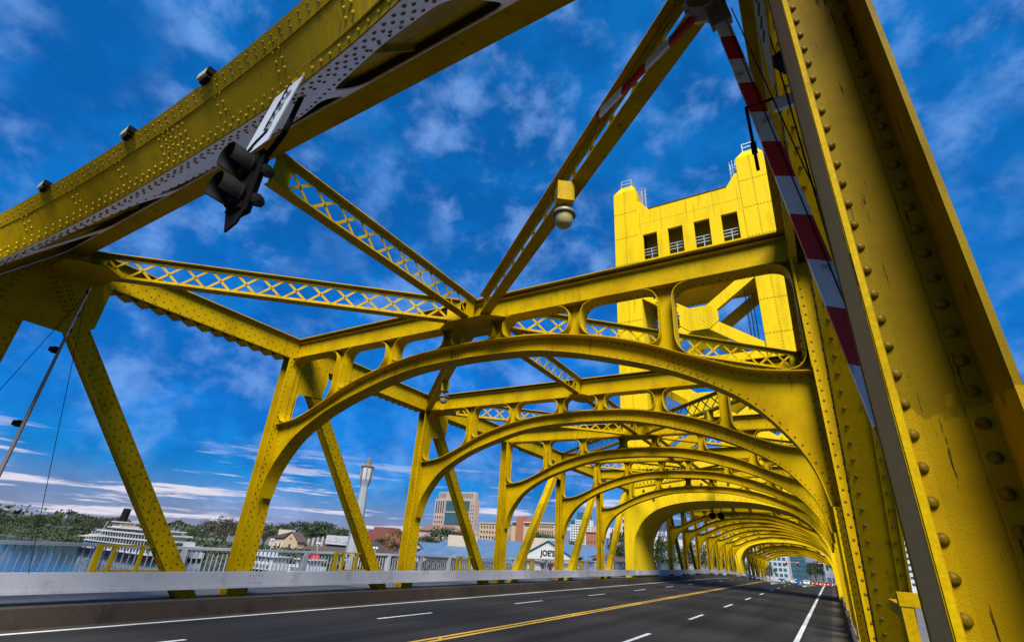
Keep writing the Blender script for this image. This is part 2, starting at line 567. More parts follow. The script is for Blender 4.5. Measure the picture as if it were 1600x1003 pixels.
for yj in (-0.4, 13.4, 26.8, 40.25, 46.25, 73, 99.3, 105.6):   # joints across the deck
    g = G(); n = 26; vs = []
    for i in range(n + 1):
        x = 0.58 + (13.4 - 0.58) * i / n; y = yj + rw.uniform(-.012, .012)
        vs += [(x, y - 0.025, LM - 0.0015 + prof(y)), (x, y + 0.025, LM - 0.0015 + prof(y))]
    g.add(vs, [(2 * i, 2 * i + 2, 2 * i + 3, 2 * i + 1) for i in range(n)]).build('deck_joint', 'tar', road)
# raised reflectors along the double line
g = G()
for k in range(-3, 20):
    y = 8 + 7.35 * k
    g.obox((5.945, y, LM + 0.012 + prof(y)), (0.05, 0, 0), (0, 0.05, 0), (0, 0, 0.012))
g.build('lane_reflectors', 'yellow_line', road, kind='stuff')
# painted turn arrows and words near the far end
for (ax, ay) in ((7.6, 66), (10.8, 66), (7.6, 82), (10.8, 82)):
    d = lambda x, y: (ax + x, ay + y, LM + prof(ay + y))
    g = G()
    g.add([d(-.12, 0), d(.12, 0), d(.12, 4), d(-.12, 4)], [(0, 1, 2, 3)])
    g.add([d(-.5, 3.6), d(.5, 3.6), d(0, 6)], [(0, 1, 2)])
    g.add([d(-.95, 8), d(.95, 8), d(.95, 8.7), d(-.95, 8.7)], [(0, 1, 2, 3)])
    g.add([d(-.95, 9.2), d(-.6, 9.2), d(-.6, 11), d(-.95, 11)], [(0, 1, 2, 3)])
    g.add([d(.3, 9.2), d(.65, 9.2), d(.65, 11), d(.3, 11)], [(0, 1, 2, 3)])
    g.build('lane_arrow', 'white_line', road)

for nm, x0, x1, lab in (('curb_left', -0.34, 0.56, 'brown stained concrete curb under the left truss'),
                        ('curb_right', 13.98, 14.52, 'brown stained concrete curb under the right truss')):
    g = G(); segs = []
    root = None
    y = -30.0
    first = True
    while y < 184:
        y1 = min(y + L, 184.0)
        gg = solid_strip(G(), x0, x1, -0.62, 0.0, y + 0.006, y1 - 0.006, 3.5)
        if first:
            root = gg.build(nm, 'curb'); tag(root, lab, None, kind='structure'); first = False
        else:
            gg.build('curb_block', 'curb', root)
        y = y1
solid_strip(G(), -3.05, -0.345, -0.5, -0.03, -30, 184).build('sidewalk_left', 'walk')
tag(bpy.data.objects['sidewalk_left'], 'pale concrete sidewalk outside the left truss', None, kind='structure')
solid_strip(G(), 14.525, 17.2, -0.5, -0.03, -30, 184).build('sidewalk_right', 'walk')
tag(bpy.data.objects['sidewalk_right'], 'pale concrete sidewalk outside the right truss', None, kind='structure')
# a band of dirt and gutter grit next to the kerbs
strip(0.56, 0.86, LM - 0.001, -30, 184).build('gutter', 'curb', road)
strip(13.45, 13.98, LM - 0.001, -30, 184).build('gutter', 'curb', road)
g = G()
for y0 in range(-30, 184, 2):   # deck girders under the road
    pass
solid_strip(G(), 0.3, 14.2, -1.9, -0.40, -30, 184).build('deck_girder', 'dark', road)

# ------------------------------------------------------------------ members
def hmember(parent, name, p0, p1, xi, xo, depth, rv=1, mat='yellow', spacing=0.24, label=None, web_rivets=True, flush=False):
    """riveted H section lying in the plane of a truss: two flange plates facing across the bridge and a web between"""
    p0 = V((0, *p0)); p1 = V((0, *p1))
    a = (p1 - p0).normalized(); Ln = (p1 - p0).length; c = (p0 + p1) / 2
    n = V((0, a.z, -a.y))
    if n.y > 0: n = -n        # n looks west, towards the viewer
    s = 1 if xo < xi else -1  # outward direction of the inner face
    g = G()
    X = V((1, 0, 0))
    g.obox((xi - s * 0.011, c.y, c.z), X * 0.011, a * Ln / 2, n * depth / 2)
    g.obox((xo + s * 0.011, c.y, c.z), X * 0.011, a * Ln / 2, n * depth / 2)
    w = abs(xi - xo)
    mid = (xi + xo) / 2
    wo = n * (depth / 2 - 0.045) if flush else V((0, 0, 0))   # the web of a diagonal sits near its west face
    g.obox(V((mid, c.y, c.z)) + wo, X * (w / 2 - 0.022), a * Ln / 2, n * 0.009)
    for e in (-1, 1):
        for q in (-1, 1):
            g.obox(V((mid, c.y, c.z)) + wo + X * e * (w / 2 - 0.022 - 0.0375) + n * q * 0.0165, X * 0.0375, a * Ln / 2, n * 0.0075)
    # rolled lips at the flange edges
    for q in (-1, 1):
        g.obox(V((xi + s * 0.004, c.y, c.z)) + n * q * (depth / 2 - 0.012), X * 0.004, a * Ln / 2, n * 0.012)
    o = g.build(name, mat, parent, label=label)
    if rv:
        r = G(); k = 0; t = 0.08
        while t < Ln - 0.05:
            P = p0 + a * t
            for q in (-1, 1):
                d = depth / 2 - (0.05 if k % 2 else 0.12)
                r.rivet(V((xi, P.y, P.z)) + n * q * d, X * s, 0.018 if rv == 1 else 0.023)
            k += 1; t += spacing / 2 if rv > 1 else spacing
        if web_rivets:
            t = 0.1
            while t < Ln - 0.05:
                P = p0 + a * t
                for e in (-1, 1):
                    r.rivet(V((mid, P.y, P.z)) + wo + X * e * (w / 2 - 0.058) + n * 0.0235, n, 0.021)
                t += 0.17
        r.build('rivets', 'rivet', o, kind='stuff')
    return o


def gusset(parent, x, s, pts, dots, th=0.016):
    g = G().plate([pts], (x, 0, 0), (0, 1, 0), (0, 0, 1), th)
    o = g.build('gusset_plate', 'yellow', parent)
    r = G()
    for (y, z) in dots:
        r.rivet((x + s * th / 2, y, z), (s, 0, 0), 0.023)
    r.build('rivets', 'rivet', o, kind='stuff')
    return o


def lattice(parent, p, q, z0, z1, pitch, single, name='lateral_brace'):
    """laced girder between two points in plan: top and bottom flanges of angle pairs and crossing flat bars"""
    p = V((p[0], p[1], 0)); q = V((q[0], q[1], 0)); a = (q - p).normalized(); Ln = (q - p).length
    side = a.cross(V((0, 0, 1)))
    g = G()
    up = V((0, 0, 1)); c = (p + q) / 2
    for z, sg in ((z1, -1), (z0, 1)):
        g.obox(c + up * z, a * Ln / 2, side * 0.118, up * 0.008)
        for e in (-1, 1):
            g.obox(c + up * (z + sg * 0.052) + side * e * 0.016, a * Ln / 2, side * 0.007, up * 0.044)
    for e in (0.0, 1.0):
        g.obox(p + a * (0.16 + e * (Ln - 0.32)) + up * (z0 + z1) / 2, a * 0.16, side * 0.006, up * ((z1 - z0) / 2 - 0.02))
    o = g.build(name, 'yellow', parent)
    n = max(2, int(round((Ln - 0.5) / pitch))); pt = (Ln - 0.5) / n
    h = (z1 - z0) - 0.09
    bl = math.hypot(pt, h)
    if single:
        bm = G().obox((0, 0, 0), (bl / 2, 0, 0), (0, 0.005, 0), (0, 0, 0.026)).mesh('lattice_bar', 'yellow')
    gg = G(); rr = G()
    for i in range(n):
        ctr = p + a * (0.25 + pt * (i + 0.5)) + up * (z0 + z1) / 2
        for k, sg in enumerate((-1, 1)):
            d = (a * pt + up * h * sg).normalized()
            t = d.cross(side).normalized()
            cc = ctr + side * (0.006 * (1 if k else -1))
            if single:
                b = link('lattice_bar', bm, o)
                b.matrix_basis = Matrix(((d.x, side.x, t.x, cc.x), (d.y, side.y, t.y, cc.y), (d.z, side.z, t.z, cc.z), (0, 0, 0, 1)))
            else:
                gg.obox(cc, d * bl / 2, side * 0.005, t * 0.026)
        rr.rivet(ctr + side * 0.012, side, 0.02); rr.rivet(ctr - side * 0.012, -side, 0.02)
        for z in (z0 + 0.06, z1 - 0.06):
            for e in (-1, 1):
                rr.rivet(p + a * (0.25 + pt * i) + up * z + side * e * 0.024, side * e, 0.017)
    if not single:
        gg.build('lattice_bars', 'yellow', o, kind='stuff')
    rr.build('rivets', 'rivet', o, kind='stuff')
    return o


INTR = smooth_tab([(0, 5.72), (1.5, 5.66), (2.5, 5.50), (3.5, 5.23), (4.5, 4.90), (5.3, 4.52), (6.0, 4.05), (6.5, 3.45), (6.75, 2.95), (6.86, 2.45)], 5)
EXTR = smooth_tab([(0, 6.09), (1.5, 6.03), (2.5, 5.90), (3.5, 5.67), (4.3, 5.40), (5.1, 5.04), (5.8, 4.74), (6.3, 4.60), (6.97, 4.52)], 5)
OPEN = [(-0.63, 0.63), (0.89, 2.62), (2.88, 4.57), (4.85, 6.95)]


def frame_loops(intr, extr, ztop, zs, opens, zmap=lambda z: z, half=6.97):
    """outline and holes of an arched sway frame in (x from the centre line, z)"""
    o = [(-half, ztop), (-half, intr[-1][1])]
    o += [(-a, b) for a, b in reversed(intr)] + [(a, b) for a, b in intr[1:]]
    o += [(half, intr[-1][1]), (half, ztop)]
    holes = []
    for a, b in opens:
        for sg in ((1,) if a < 0 else (-1, 1)):
            x0, x1 = (a, b) if sg > 0 else (-b, -a)
            n = 12
            bot = [(x0 + (x1 - x0) * i / n, interp(extr, x0 + (x1 - x0) * i / n) + 0.012) for i in range(n + 1)]
            e = [bot, [bot[-1], (x1, zs)], [(x1, zs), (x0, zs)], [(x0, zs), bot[0]]]
            hl, hr = zs - bot[0][1], zs - bot[-1][1]
            rl = min(hl * 0.48, 0.36); rr = min(hr * 0.48, 0.36)
            if b > 6.9:
                if sg > 0: rr = 0.42
                else: rl = 0.42
            holes.append(rounded(e, [rr, rr, rl, rl]))
    return o, holes


FO, FH = frame_loops(INTR, EXTR, ZT - 0.01, ZB, OPEN)


def frame_meshes(detail):
    out = {}
    g = G().plate([FO] + FH, (XC, 0, 0), (1, 0, 0), (0, 0, 1), 0.018)
    g.obox((XC, -0.035, (ZT + ZB) / 2), (6.97, 0, 0), (0, 0.006, 0), (0, 0, (ZT - ZB) / 2 - 0.07))  # web doubler of the strut
    out['web'] = g.mesh('sway_frame', 'yellow')
    f = G()
    W = 0.44
    f.box((XC - 6.97, -W / 2, ZT - 0.008), (XC + 6.97, W / 2, ZT + 0.012))
    f.box((XC - 6.97, -0.13, ZT - 0.085), (XC + 6.97, -0.011, ZT - 0.066))
    f.box((XC - 6.97, -0.20, ZB + 0.004), (XC + 6.97, 0.20, ZB + 0.02))
    full = [(-a, b) for a, b in reversed(INTR)] + INTR[1:]
    f.band([(XC + a, 0, b - 0.009) for a, b in full], (0, 1, 0), W, 0.018)
    ex = [(-a, b) for a, b in reversed(EXTR)] + EXTR[1:]
    f.band([(XC + a, 0, b - 0.004) for a, b in ex], (0, 1, 0), W * 0.9, 0.016)
    for h in FH:
        f.band([(XC + a, 0, b) for a, b in h], (0, 1, 0), 0.38, 0.014, True)
    out['flange'] = f.mesh('flange', 'yellow')
    r = G()
    if detail:
        def along(curve, off, step):
            acc = 0.0
            for (a0, z0), (a1, z1) in zip(curve, curve[1:]):
                s = math.hypot(a1 - a0, z1 - z0)
                while acc < s:
                    t = acc / s
                    nx, nz = -(z1 - z0) / s, (a1 - a0) / s
                    r.rivet((XC + a0 + (a1 - a0) * t + nx * off, -0.0095, z0 + (z1 - z0) * t + nz * off), (0, -1, 0), 0.019)
                    acc += step
                acc -= s
        along(full, 0.07, 0.15)
        along(ex, -0.07, 0.15)
        for h in FH:
            along(h + h[:1], 0.06, 0.15)
        x = -6.9
        while x < 6.9:
            r.rivet((XC + x, -0.0095, ZT - 0.04), (0, -1, 0), 0.016)
            x += 0.14
        for cx, w in ((-0.3, 0.9), (5.0, 0.8), (-5.0, 0.8)):
            for i in range(8):
                for j in range(3):
                    xx = cx + (i - 3.5) * w / 8
                    zi, ze = interp(INTR, xx), interp(EXTR, xx)
                    r.rivet((XC + xx, -0.0095, zi + (ze - zi) * (0.3 + 0.2 * j)), (0, -1, 0), 0.017)
        for sg in (-1, 1):
            for i in range(26):
                z = 2.7 + i * 0.15
                r.rivet((XC + sg * 6.90, -0.0095, z), (0, -1, 0), 0.018)
        out['rivets'] = r.mesh('rivets', 'rivet')
    return out


FM_D = frame_meshes(True)
FM_S = frame_meshes(False)


def sway_frame(parent, y, detail, dz=0.0):
    fm = FM_D if detail else FM_S
    o = link('sway_frame', fm['web'], parent); o.location = (0, y, dz)
    c = link('flange', fm['flange'], o); c.matrix_parent_inverse = Matrix.Identity(4)
    if detail:
        c = link('rivets', fm['rivets'], o, kind='stuff'); c.matrix_parent_inverse = Matrix.Identity(4)
    return o


# ------------------------------------------------------------------ near truss span
span = thing('truss_span', 'yellow riveted steel truss span arching over the road in front of the tower', 'bridge span', (7.1, 20, -0.35))


def truss_side(sp, xi, xo, right):
    s = 1 if xo < xi else -1
    for k in range(0, 6):
        if right and k == 0:
            continue
        hmember(sp, 'post', (k * L, -0.3), (k * L, ZB - 0.02 if k else 5.6), xi, xo, 0.57, rv=2 if (not right and k < 4) or (right and k < 3) else 0)
    for k in range(0, 6):
        if k < 3:
            a, b = (k * L, NZ), ((k + 1) * L, BZ)
        else:
            a, b = ((k + 1) * L, NZ), (k * L, BZ)
        if k == 5: a = (6 * L - 0.5, NZ)
        t0, t1 = 0.09, 0.845
        P = (a[0] + (b[0] - a[0]) * t0, a[1] + (b[1] - a[1]) * t0); Q = (a[0] + (b[0] - a[0]) * t1, a[1] + (b[1] - a[1]) * t1)
        hmember(sp, 'diagonal', P, Q, xi - s * 0.004, xo + s * 0.004, 0.38, rv=2 if k < 4 else 0, spacing=0.30, flush=True)
    # inclined end post
    hmember(sp, 'end_post', (-6.0, -0.75), (-0.12, 6.85), xi - s * 0.002, xo + s * 0.002, 0.60, rv=1, web_rivets=False)
    # top chord, panel by panel
    for k in range(0, 6):
        y0, y1 = k * L - (0.55 if k == 0 else 0), (k + 1) * L
        if k == 5: y1 = 40.3
        g = G()
        for x in (xi - s * 0.010, xo + s * 0.010):
            g.box((x - 0.010, y0 + 0.003, ZB), (x + 0.010, y1 - 0.003, ZT))
        for z in (ZB + 0.05, ZT - 0.05):
            g.box((xi + s * 0.005 - 0.005, y0 + 0.003, z - 0.05), (xi + s * 0.005 + 0.005, y1 - 0.003, z + 0.05))
        g.box((min(xi, xo) - 0.13, y0 + 0.002, ZT + 0.001), (max(xi, xo) + 0.13, y1 - 0.002, ZT + 0.022))
        g.box((min(xi, xo) - 0.002, y0 + 0.003, ZB - 0.012), (min(xi, xo) + 0.10, y1 - 0.003, ZB - 0.001))
        g.box((max(xi, xo) - 0.10, y0 + 0.003, ZB - 0.012), (max(xi, xo) + 0.002, y1 - 0.003, ZB - 0.001))
        ch = g.build('top_chord', 'yellow', sp)
        r = G(); i = 0
        yy = y0 + 0.1
        while yy < y1 - 0.05 and k < 5 and not right:
            for z in ((ZB + 0.04, ZB + 0.27, ZT - 0.05) if i % 2 else (ZB + 0.16, ZB + 0.40, ZT - 0.05)):
                r.rivet((xi + s * (0.010 if z < ZB + 0.1 or z > ZT - 0.1 else 0.0), yy, z), (s, 0, 0), 0.020)
            i += 1; yy += 0.15
        if r.v: r.build('rivets', 'rivet', ch, kind='stuff')
        # lacing plates under the chord
        bm = G().obox((0, 0, 0), (0.165, 0, 0), (0, 0.13, -0.035), (0, 0.002, 0.006)).mesh('lacing_plate', 'yellow')
        n = 14
        if not right:
            for j in range(n):
                b = link('lacing_plate', bm, ch)
                b.location = ((xi + xo) / 2 - 0.03, y0 + 1.6 + (y1 - y0 - 2.2) * j / (n - 1), ZB - 0.055)
                b.rotation_euler = (0, 0, 0.25)
    # gussets on the inner face
    gx = xi + s * 0.012
    for k in range(0, 6):
        y = k * L
        m = 1 if k < 3 else -1
        if k == 3:
            pts = [(y - 1.25, 6.55), (y - 1.1, 5.8), (y - .3, 5.5), (y + .3, 5.5), (y + 1.1, 5.8), (y + 1.25, 6.55)]
            if not right: pts = [(y - .3, 6.61), (y - .3, 5.3), (y + .3, 5.3), (y + .3, 6.61)]
        elif k == 0:
            pts = [(-1.25, 6.2), (-1.0, 5.6), (-.30, 5.42), (.10, 5.28), (1.12, 5.26), (1.46, 5.56), (1.46, 6.61), (-.9, 6.61)]
        else:
            pts = [(y - m * .29, 6.61), (y - m * .29, 4.55), (y - m * .20, 4.42), (y - m * .02, 4.42), (y + m * .32, 5.58), (y + m * 1.16, 5.69), (y + m * 1.30, 6.30), (y + m * 1.24, 6.61)]
        if m < 0 and k > 3: pts = pts[::-1]
        dots = []
        dxn, dzn = m * 6.7 / 10.94, -8.65 / 10.94
        for t in range(9):
            for off in (-.13, -.06, .06, .13):
                yy = y + dxn * (0.75 + t * 0.11) + (-dzn) * off; z2 = NZ + dzn * (0.75 + t * 0.11) + dxn * off
                if z2 < 6.5: dots.append((yy, z2))
        if k == 0:
            for t in range(8):
                for off in (-.13, -.06, .10, .17):
                    dots.append((-.30 - t * .03 + off + 0.12, 6.45 - t * .14))
        else:
            for t in range(12):
                for off in (-.2, -.1):
                    dots.append((y + m * off, 6.5 - t * 0.16))
        gusset(sp, gx, s, pts, dots)


truss_side(span, XI, XO, False)
truss_side(span, XIR, XOR, True)
# hip vertical next to the camera, its big rivets one by one
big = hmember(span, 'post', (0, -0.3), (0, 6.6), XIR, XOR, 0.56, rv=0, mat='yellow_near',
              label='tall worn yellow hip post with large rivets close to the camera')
rm = G().rivet((0, 0, 0), (0, -1, 0), 0.0215, 14)
rm.lathe([(0.0215, 0), (0.0195, 0.009), (0.014, 0.0155), (0.007, 0.0185), (0.0001, 0.0192)], (0, 0, 0), 16, (0, -1, 0))
rm = G().lathe([(0.0225, -0.004), (0.0222, 0.004), (0.0195, 0.011), (0.014, 0.0165), (0.007, 0.0195), (0.0001, 0.0202)], (0, 0, 0), 18, (0, -1, 0)).mesh('rivet', 'rivet_big', True)
for x, z0 in ((XIR + 0.066, 0.42), (XOR - 0.066, 0.42)):
    for i in range(44):
        b = link('rivet', rm, big)
        b.location = (x, -0.024, z0 + i * 0.119 + (0.03 if x > 14.2 else 0))
# flange face beside the lane, its sky-lit tone painted on in brown
g = G().box((XIR - 0.004, -0.277, -0.3), (XIR - 0.0005, 0.277, 6.5))
g.build('flange_face', 'brown_strip', big)
# lit edge of that flange, its brightness put in with lighter yellow
g = G().box((XIR - 0.003, -0.2845, -0.3), (XIR + 0.018, -0.2805, 6.5))
g.build('flange_edge', 'yellow', big)

for k in range(1, 6):
    sway_frame(span, k * L, k < 4)

# ------------------------------------------------------------------ portal in the plane of the end posts
KP = 1.3
def onp(x, z, off=0.38):
    return V((x, off + (z - 7.0) / KP, z))


PU = V((1, 0, 0)); PV = V((0, 1, KP)).normalized()
PN = PU.cross(PV)            # looks up and west
def pv(z): return (z - 7.0) * math.hypot(1, 1 / KP)
P0 = V((XC, 0.38, 7.0))
PI_ = smooth_tab([(0, 5.98), (1.5, 5.95), (2.6, 5.86), (3.6, 5.68), (4.4, 5.46), (5.2, 5.18), (5.9, 4.75), (6.4, 4.2), (6.7, 3.5), (6.85, 2.6)], 5)
PE_ = smooth_tab([(0, 6.86), (1.0, 6.84), (1.7, 6.72), (2.3, 6.52), (3.0, 6.26), (3.8, 5.98), (4.4, 5.86), (4.9, 5.7), (5.6, 5.35), (6.4, 5.0), (6.97, 4.9)], 5)
po, ph = frame_loops(PI_, PE_, 7.30, 7.0, [(0.5, 2.15), (2.42, 4.72), (4.98, 6.9)])
tr = lambda lp: [(a, pv(b)) for a, b in lp]
g = G().plate([tr(po)] + [tr(h) for h in ph], P0, PU, PV, 0.018)
portal = g.build('portal_frame', 'pale', span, label='pale curved plates of the arched portal above the camera')
# deep rib behind: the soffit from the arch edge up to the outer leaf
BE = lambda dx: 6.48 - 0.020 * (dx - 0.3) ** 2
OFB = -0.40
full = [(-a, b) for a, b in reversed(PI_)] + PI_[1:]
vs = []; fs = []
for a, b in full:
    p = onp(XC + a, b, 0.36)
    zb = min(BE(a), b + 0.72)
    q = onp(XC + a, zb, OFB)
    n = V((0, -0.79, -0.61)).normalized()
    vs += [p, q, q - n * 0.02, p - n * 0.02]
m_ = len(full)
for i in range(m_ - 1):
    for k in range(4):
        k2 = (k + 1) % 4
        fs.append((i * 4 + k, i * 4 + k2, i * 4 + 4 + k2, i * 4 + 4 + k))
soff = G().add(vs, fs).build('soffit_plate', 'yellow', portal)
# edge angle along the outer edge of the soffit
vs = []; fs = []
for i, (a, b) in enumerate(full):
    zb = min(BE(a), b + 0.72)
    p = onp(XC + a, b, 0.36); q = onp(XC + a, zb, OFB); d = (q - p).normalized()
    n = d.cross(V((1, 0, 0)));
    if n.y > 0: n = -n
    e0 = q - d * 0.17
    vs += [e0 + n * 0.012, q + d * 0.03 + n * 0.012, q + d * 0.03 - n * 0.09, e0 + n * 0.001]
for i in range(m_ - 1):
    for k in range(4):
        k2 = (k + 1) % 4
        fs.append((i * 4 + k, i * 4 + k2, i * 4 + 4 + k2, i * 4 + 4 + k))
G().add(vs, fs).build('edge_angle', 'yellow', portal)
# outer leaf that closes the openings from behind, and the top strut
leaf = [(XC + a, pv(min(BE(a), b + 0.72))) for a, b in full]
leaf = [(x - XC, v) for x, v in leaf] + [(6.97, pv(7.6)), (-6.97, pv(7.6))]
G().plate([leaf], (XC, OFB, 7.0), PU, PV, 0.016, 0.02).build('outer_leaf', 'yellow', portal)
inner = [(a, pv(b + 0.10)) for a, b in full] + [(6.96, pv(7.15)), (-6.96, pv(7.15))]
G().plate([inner], (XC, 0.22, 7.0), PU, PV, 0.014).build('back_plate', 'yellow', portal)
g = G()
g.add([(0.13, 0.36, 7.0), (14.07, 0.36, 7.0), (14.07, 0.72, 7.06), (0.13, 0.72, 7.06), (0.13, 0.36, 7.02), (14.07, 0.36, 7.02), (14.07, 0.72, 7.08), (0.13, 0.72, 7.08)],
      [(0, 3, 2, 1), (4, 5, 6, 7), (0, 1, 5, 4), (1, 2, 6, 5), (2, 3, 7, 6), (3, 0, 4, 7)])
g.box((0.13, 0.70, 7.081), (14.07, 0.718, 7.62))
g.box((0.13, -0.2, 7.621), (14.07, 0.72, 7.64))
strut = g.build('strut', 'yellow', portal)
for x in (0.145, 14.055):
    G().plate([[(-0.95, 6.2), (-0.55, 5.85), (0.36, 6.97), (0.70, 7.05), (0.70, 7.6), (-0.2, 7.6)]], (x, 0, 0), (0, 1, 0), (0, 0, 1), 0.014).build('end_diaphragm', 'yellow', portal)
r = G(); rd = G()
def pcurve(curve, off_in, step, surf, rad=0.019, dark=False):
    acc = 0.0
    for (a0, z0), (a1, z1) in zip(curve, curve[1:]):
        A = onp(XC + a0, z0); B = onp(XC + a1, z1); s = (B - A).length
        if s < 1e-6: continue
        inn = PN.cross((B - A).normalized())
        while acc < s:
            P = A + (B - A) * acc / s + inn * off_in
            (rd if dark else r).rivet(P - PN * 0.009, -PN, rad)
            acc += step
        acc -= s
pcurve(full, 0.06, 0.17, None, 0.025, True); pcurve(full, 0.16, 0.17, None, 0.025, True); pcurve(full, 0.28, 0.20, None, 0.025, True)
exf = [(-a, b) for a, b in reversed(PE_)] + PE_[1:]
pcurve(exf, -0.08, 0.17, None, 0.024, True)
pcurve([(-6.9, 7.12), (6.9, 7.12)], 0, 0.2, None, 0.02)
for a, b in [(x, 0) for x in [i * 0.17 - 6.8 for i in range(81)]]:
    for row, zoff in enumerate((0.055, 0.12)):
        b0 = interp(PI_, a); zb = min(BE(a), b0 + 0.72)
        p = onp(XC + a, b0, 0.36); q = onp(XC + a, zb, OFB); d = (q - p).normalized()
        n = d.cross(V((1, 0, 0)))
        if n.y > 0: n = -n
        r.rivet(p + d * zoff + V((0.085 * row, 0, 0)), n, 0.023)
        if row == 0:
            for e in (0.03, 0.10):
                rd.rivet(q - d * e + n * 0.012, n, 0.015)
def soffit_dots(a, cols, rows, du, dv, v0):
    for i in range(cols):
        for j in range(rows):
            aa = a + (i - (cols - 1) / 2) * du
            b0 = interp(PI_, aa); zb = min(BE(aa), b0 + 0.72)
            p = onp(XC + aa, b0, 0.36); q = onp(XC + aa, zb, OFB); d = (q - p).normalized(); n = d.cross(V((1, 0, 0)))
            if n.y > 0: n = -n
            r.rivet(p + d * (v0 + j * dv), n, 0.022)
for i in range(11):
    soffit_dots(-6.2 + i * 1.25, 2, 4, 0.12, 0.10, 0.24)
soffit_dots(0.15, 6, 5, 0.12, 0.10, 0.20); soffit_dots(-4.9, 6, 5, 0.12, 0.10, 0.20)
for i in range(120):
    r.rivet((0.3 + i * 0.115, 0.70, 7.055), V((0, 0.16, -1)), 0.012)
r.build('rivets', 'rivet_bright', portal, kind='stuff')
rd.build('dark_rivets', 'rivet_dark', portal, kind='stuff')
for sx in (-1, 1):   # stiffeners that cross the openings
    for a in (1.2, 3.4, 5.7):
        A = onp(XC + sx * a, 7.0, 0.26); B = onp(XC + sx * a, interp(PE_, a) - 0.05, 0.26)
        G().bar(A, B, 0.10, 0.02, (1, 0, 0)).build('stiffener', 'yellow', portal)

# ------------------------------------------------------------------ overhead bracing
z0, z1 = ZB + 0.015, ZT - 0.02
for k in range(0, 6, 2):
    y0 = k * L; yc = y0 + L; y2 = y0 + 2 * L
    for xx, sg in ((XI + 0.1, -1), (XIR - 0.1, 1)):
        lattice(span, (xx, y0 + (0.85 if k == 0 else 0.25)), (XC + sg * 0.35, yc - 0.3), z0, z1, 0.56, k == 0)
        if y2 < 41:
            lattice(span, (XC + sg * 0.35, yc + 0.3), (xx, min(y2 - 0.25, 39.9)), z0, z1, 0.56, False)
for k in range(0, 6):
    lattice(span, (XC, k * L + (0.78 if k == 0 else 0.2)), (XC, (k + 1) * L - 0.2 - (0.1 if k == 5 else 0)), z0 + 0.004, z1 - 0.004, 0.54, k == 0)
for k in range(1, 6):
    y = k * L
    w = 1.0 if k % 2 else 0.4
    pts = [(-w, -.25), (-w * .55, -.55), (w * .55, -.55), (w, -.25), (w, .25), (w * .55, .55), (-w * .55, .55), (-w, .25)]
    o = G().plate([pts], (XC, y, ZB - 0.03), (1, 0, 0), (0, 1, 0), 0.014).build('node_plate', 'yellow', span)
    r = G()
    for i in range(-6, 7):
        for j in range(-4, 5):
            if abs(i) * 0.14 < w * .8 and (abs(i) + abs(j)) % 2 == 0:
                r.rivet((XC + i * 0.14 * w, y + j * 0.115, ZB - 0.038), (0, 0, -1), 0.017)
    r.build('rivets', 'rivet', o, kind='stuff')
for xx, sg in ((0.55, 1), (13.65, -1)):
    for k in ((0, 2, 4) if sg > 0 else (2, 4)):
        y = k * L + (0.62 if k == 0 else 0)
        pts = [(-.42, -.35), (.30 * 1, -.35), (.75, .25), (.5, .62), (-.42, .62)] if sg > 0 else [(.42, -.35), (.42, .62), (-.5, .62), (-.75, .25), (-.30, -.35)]
        G().plate([pts], (xx, y, ZB - 0.02), (1, 0, 0), (0, 1, 0), 0.012).build('node_plate', 'yellow', span)

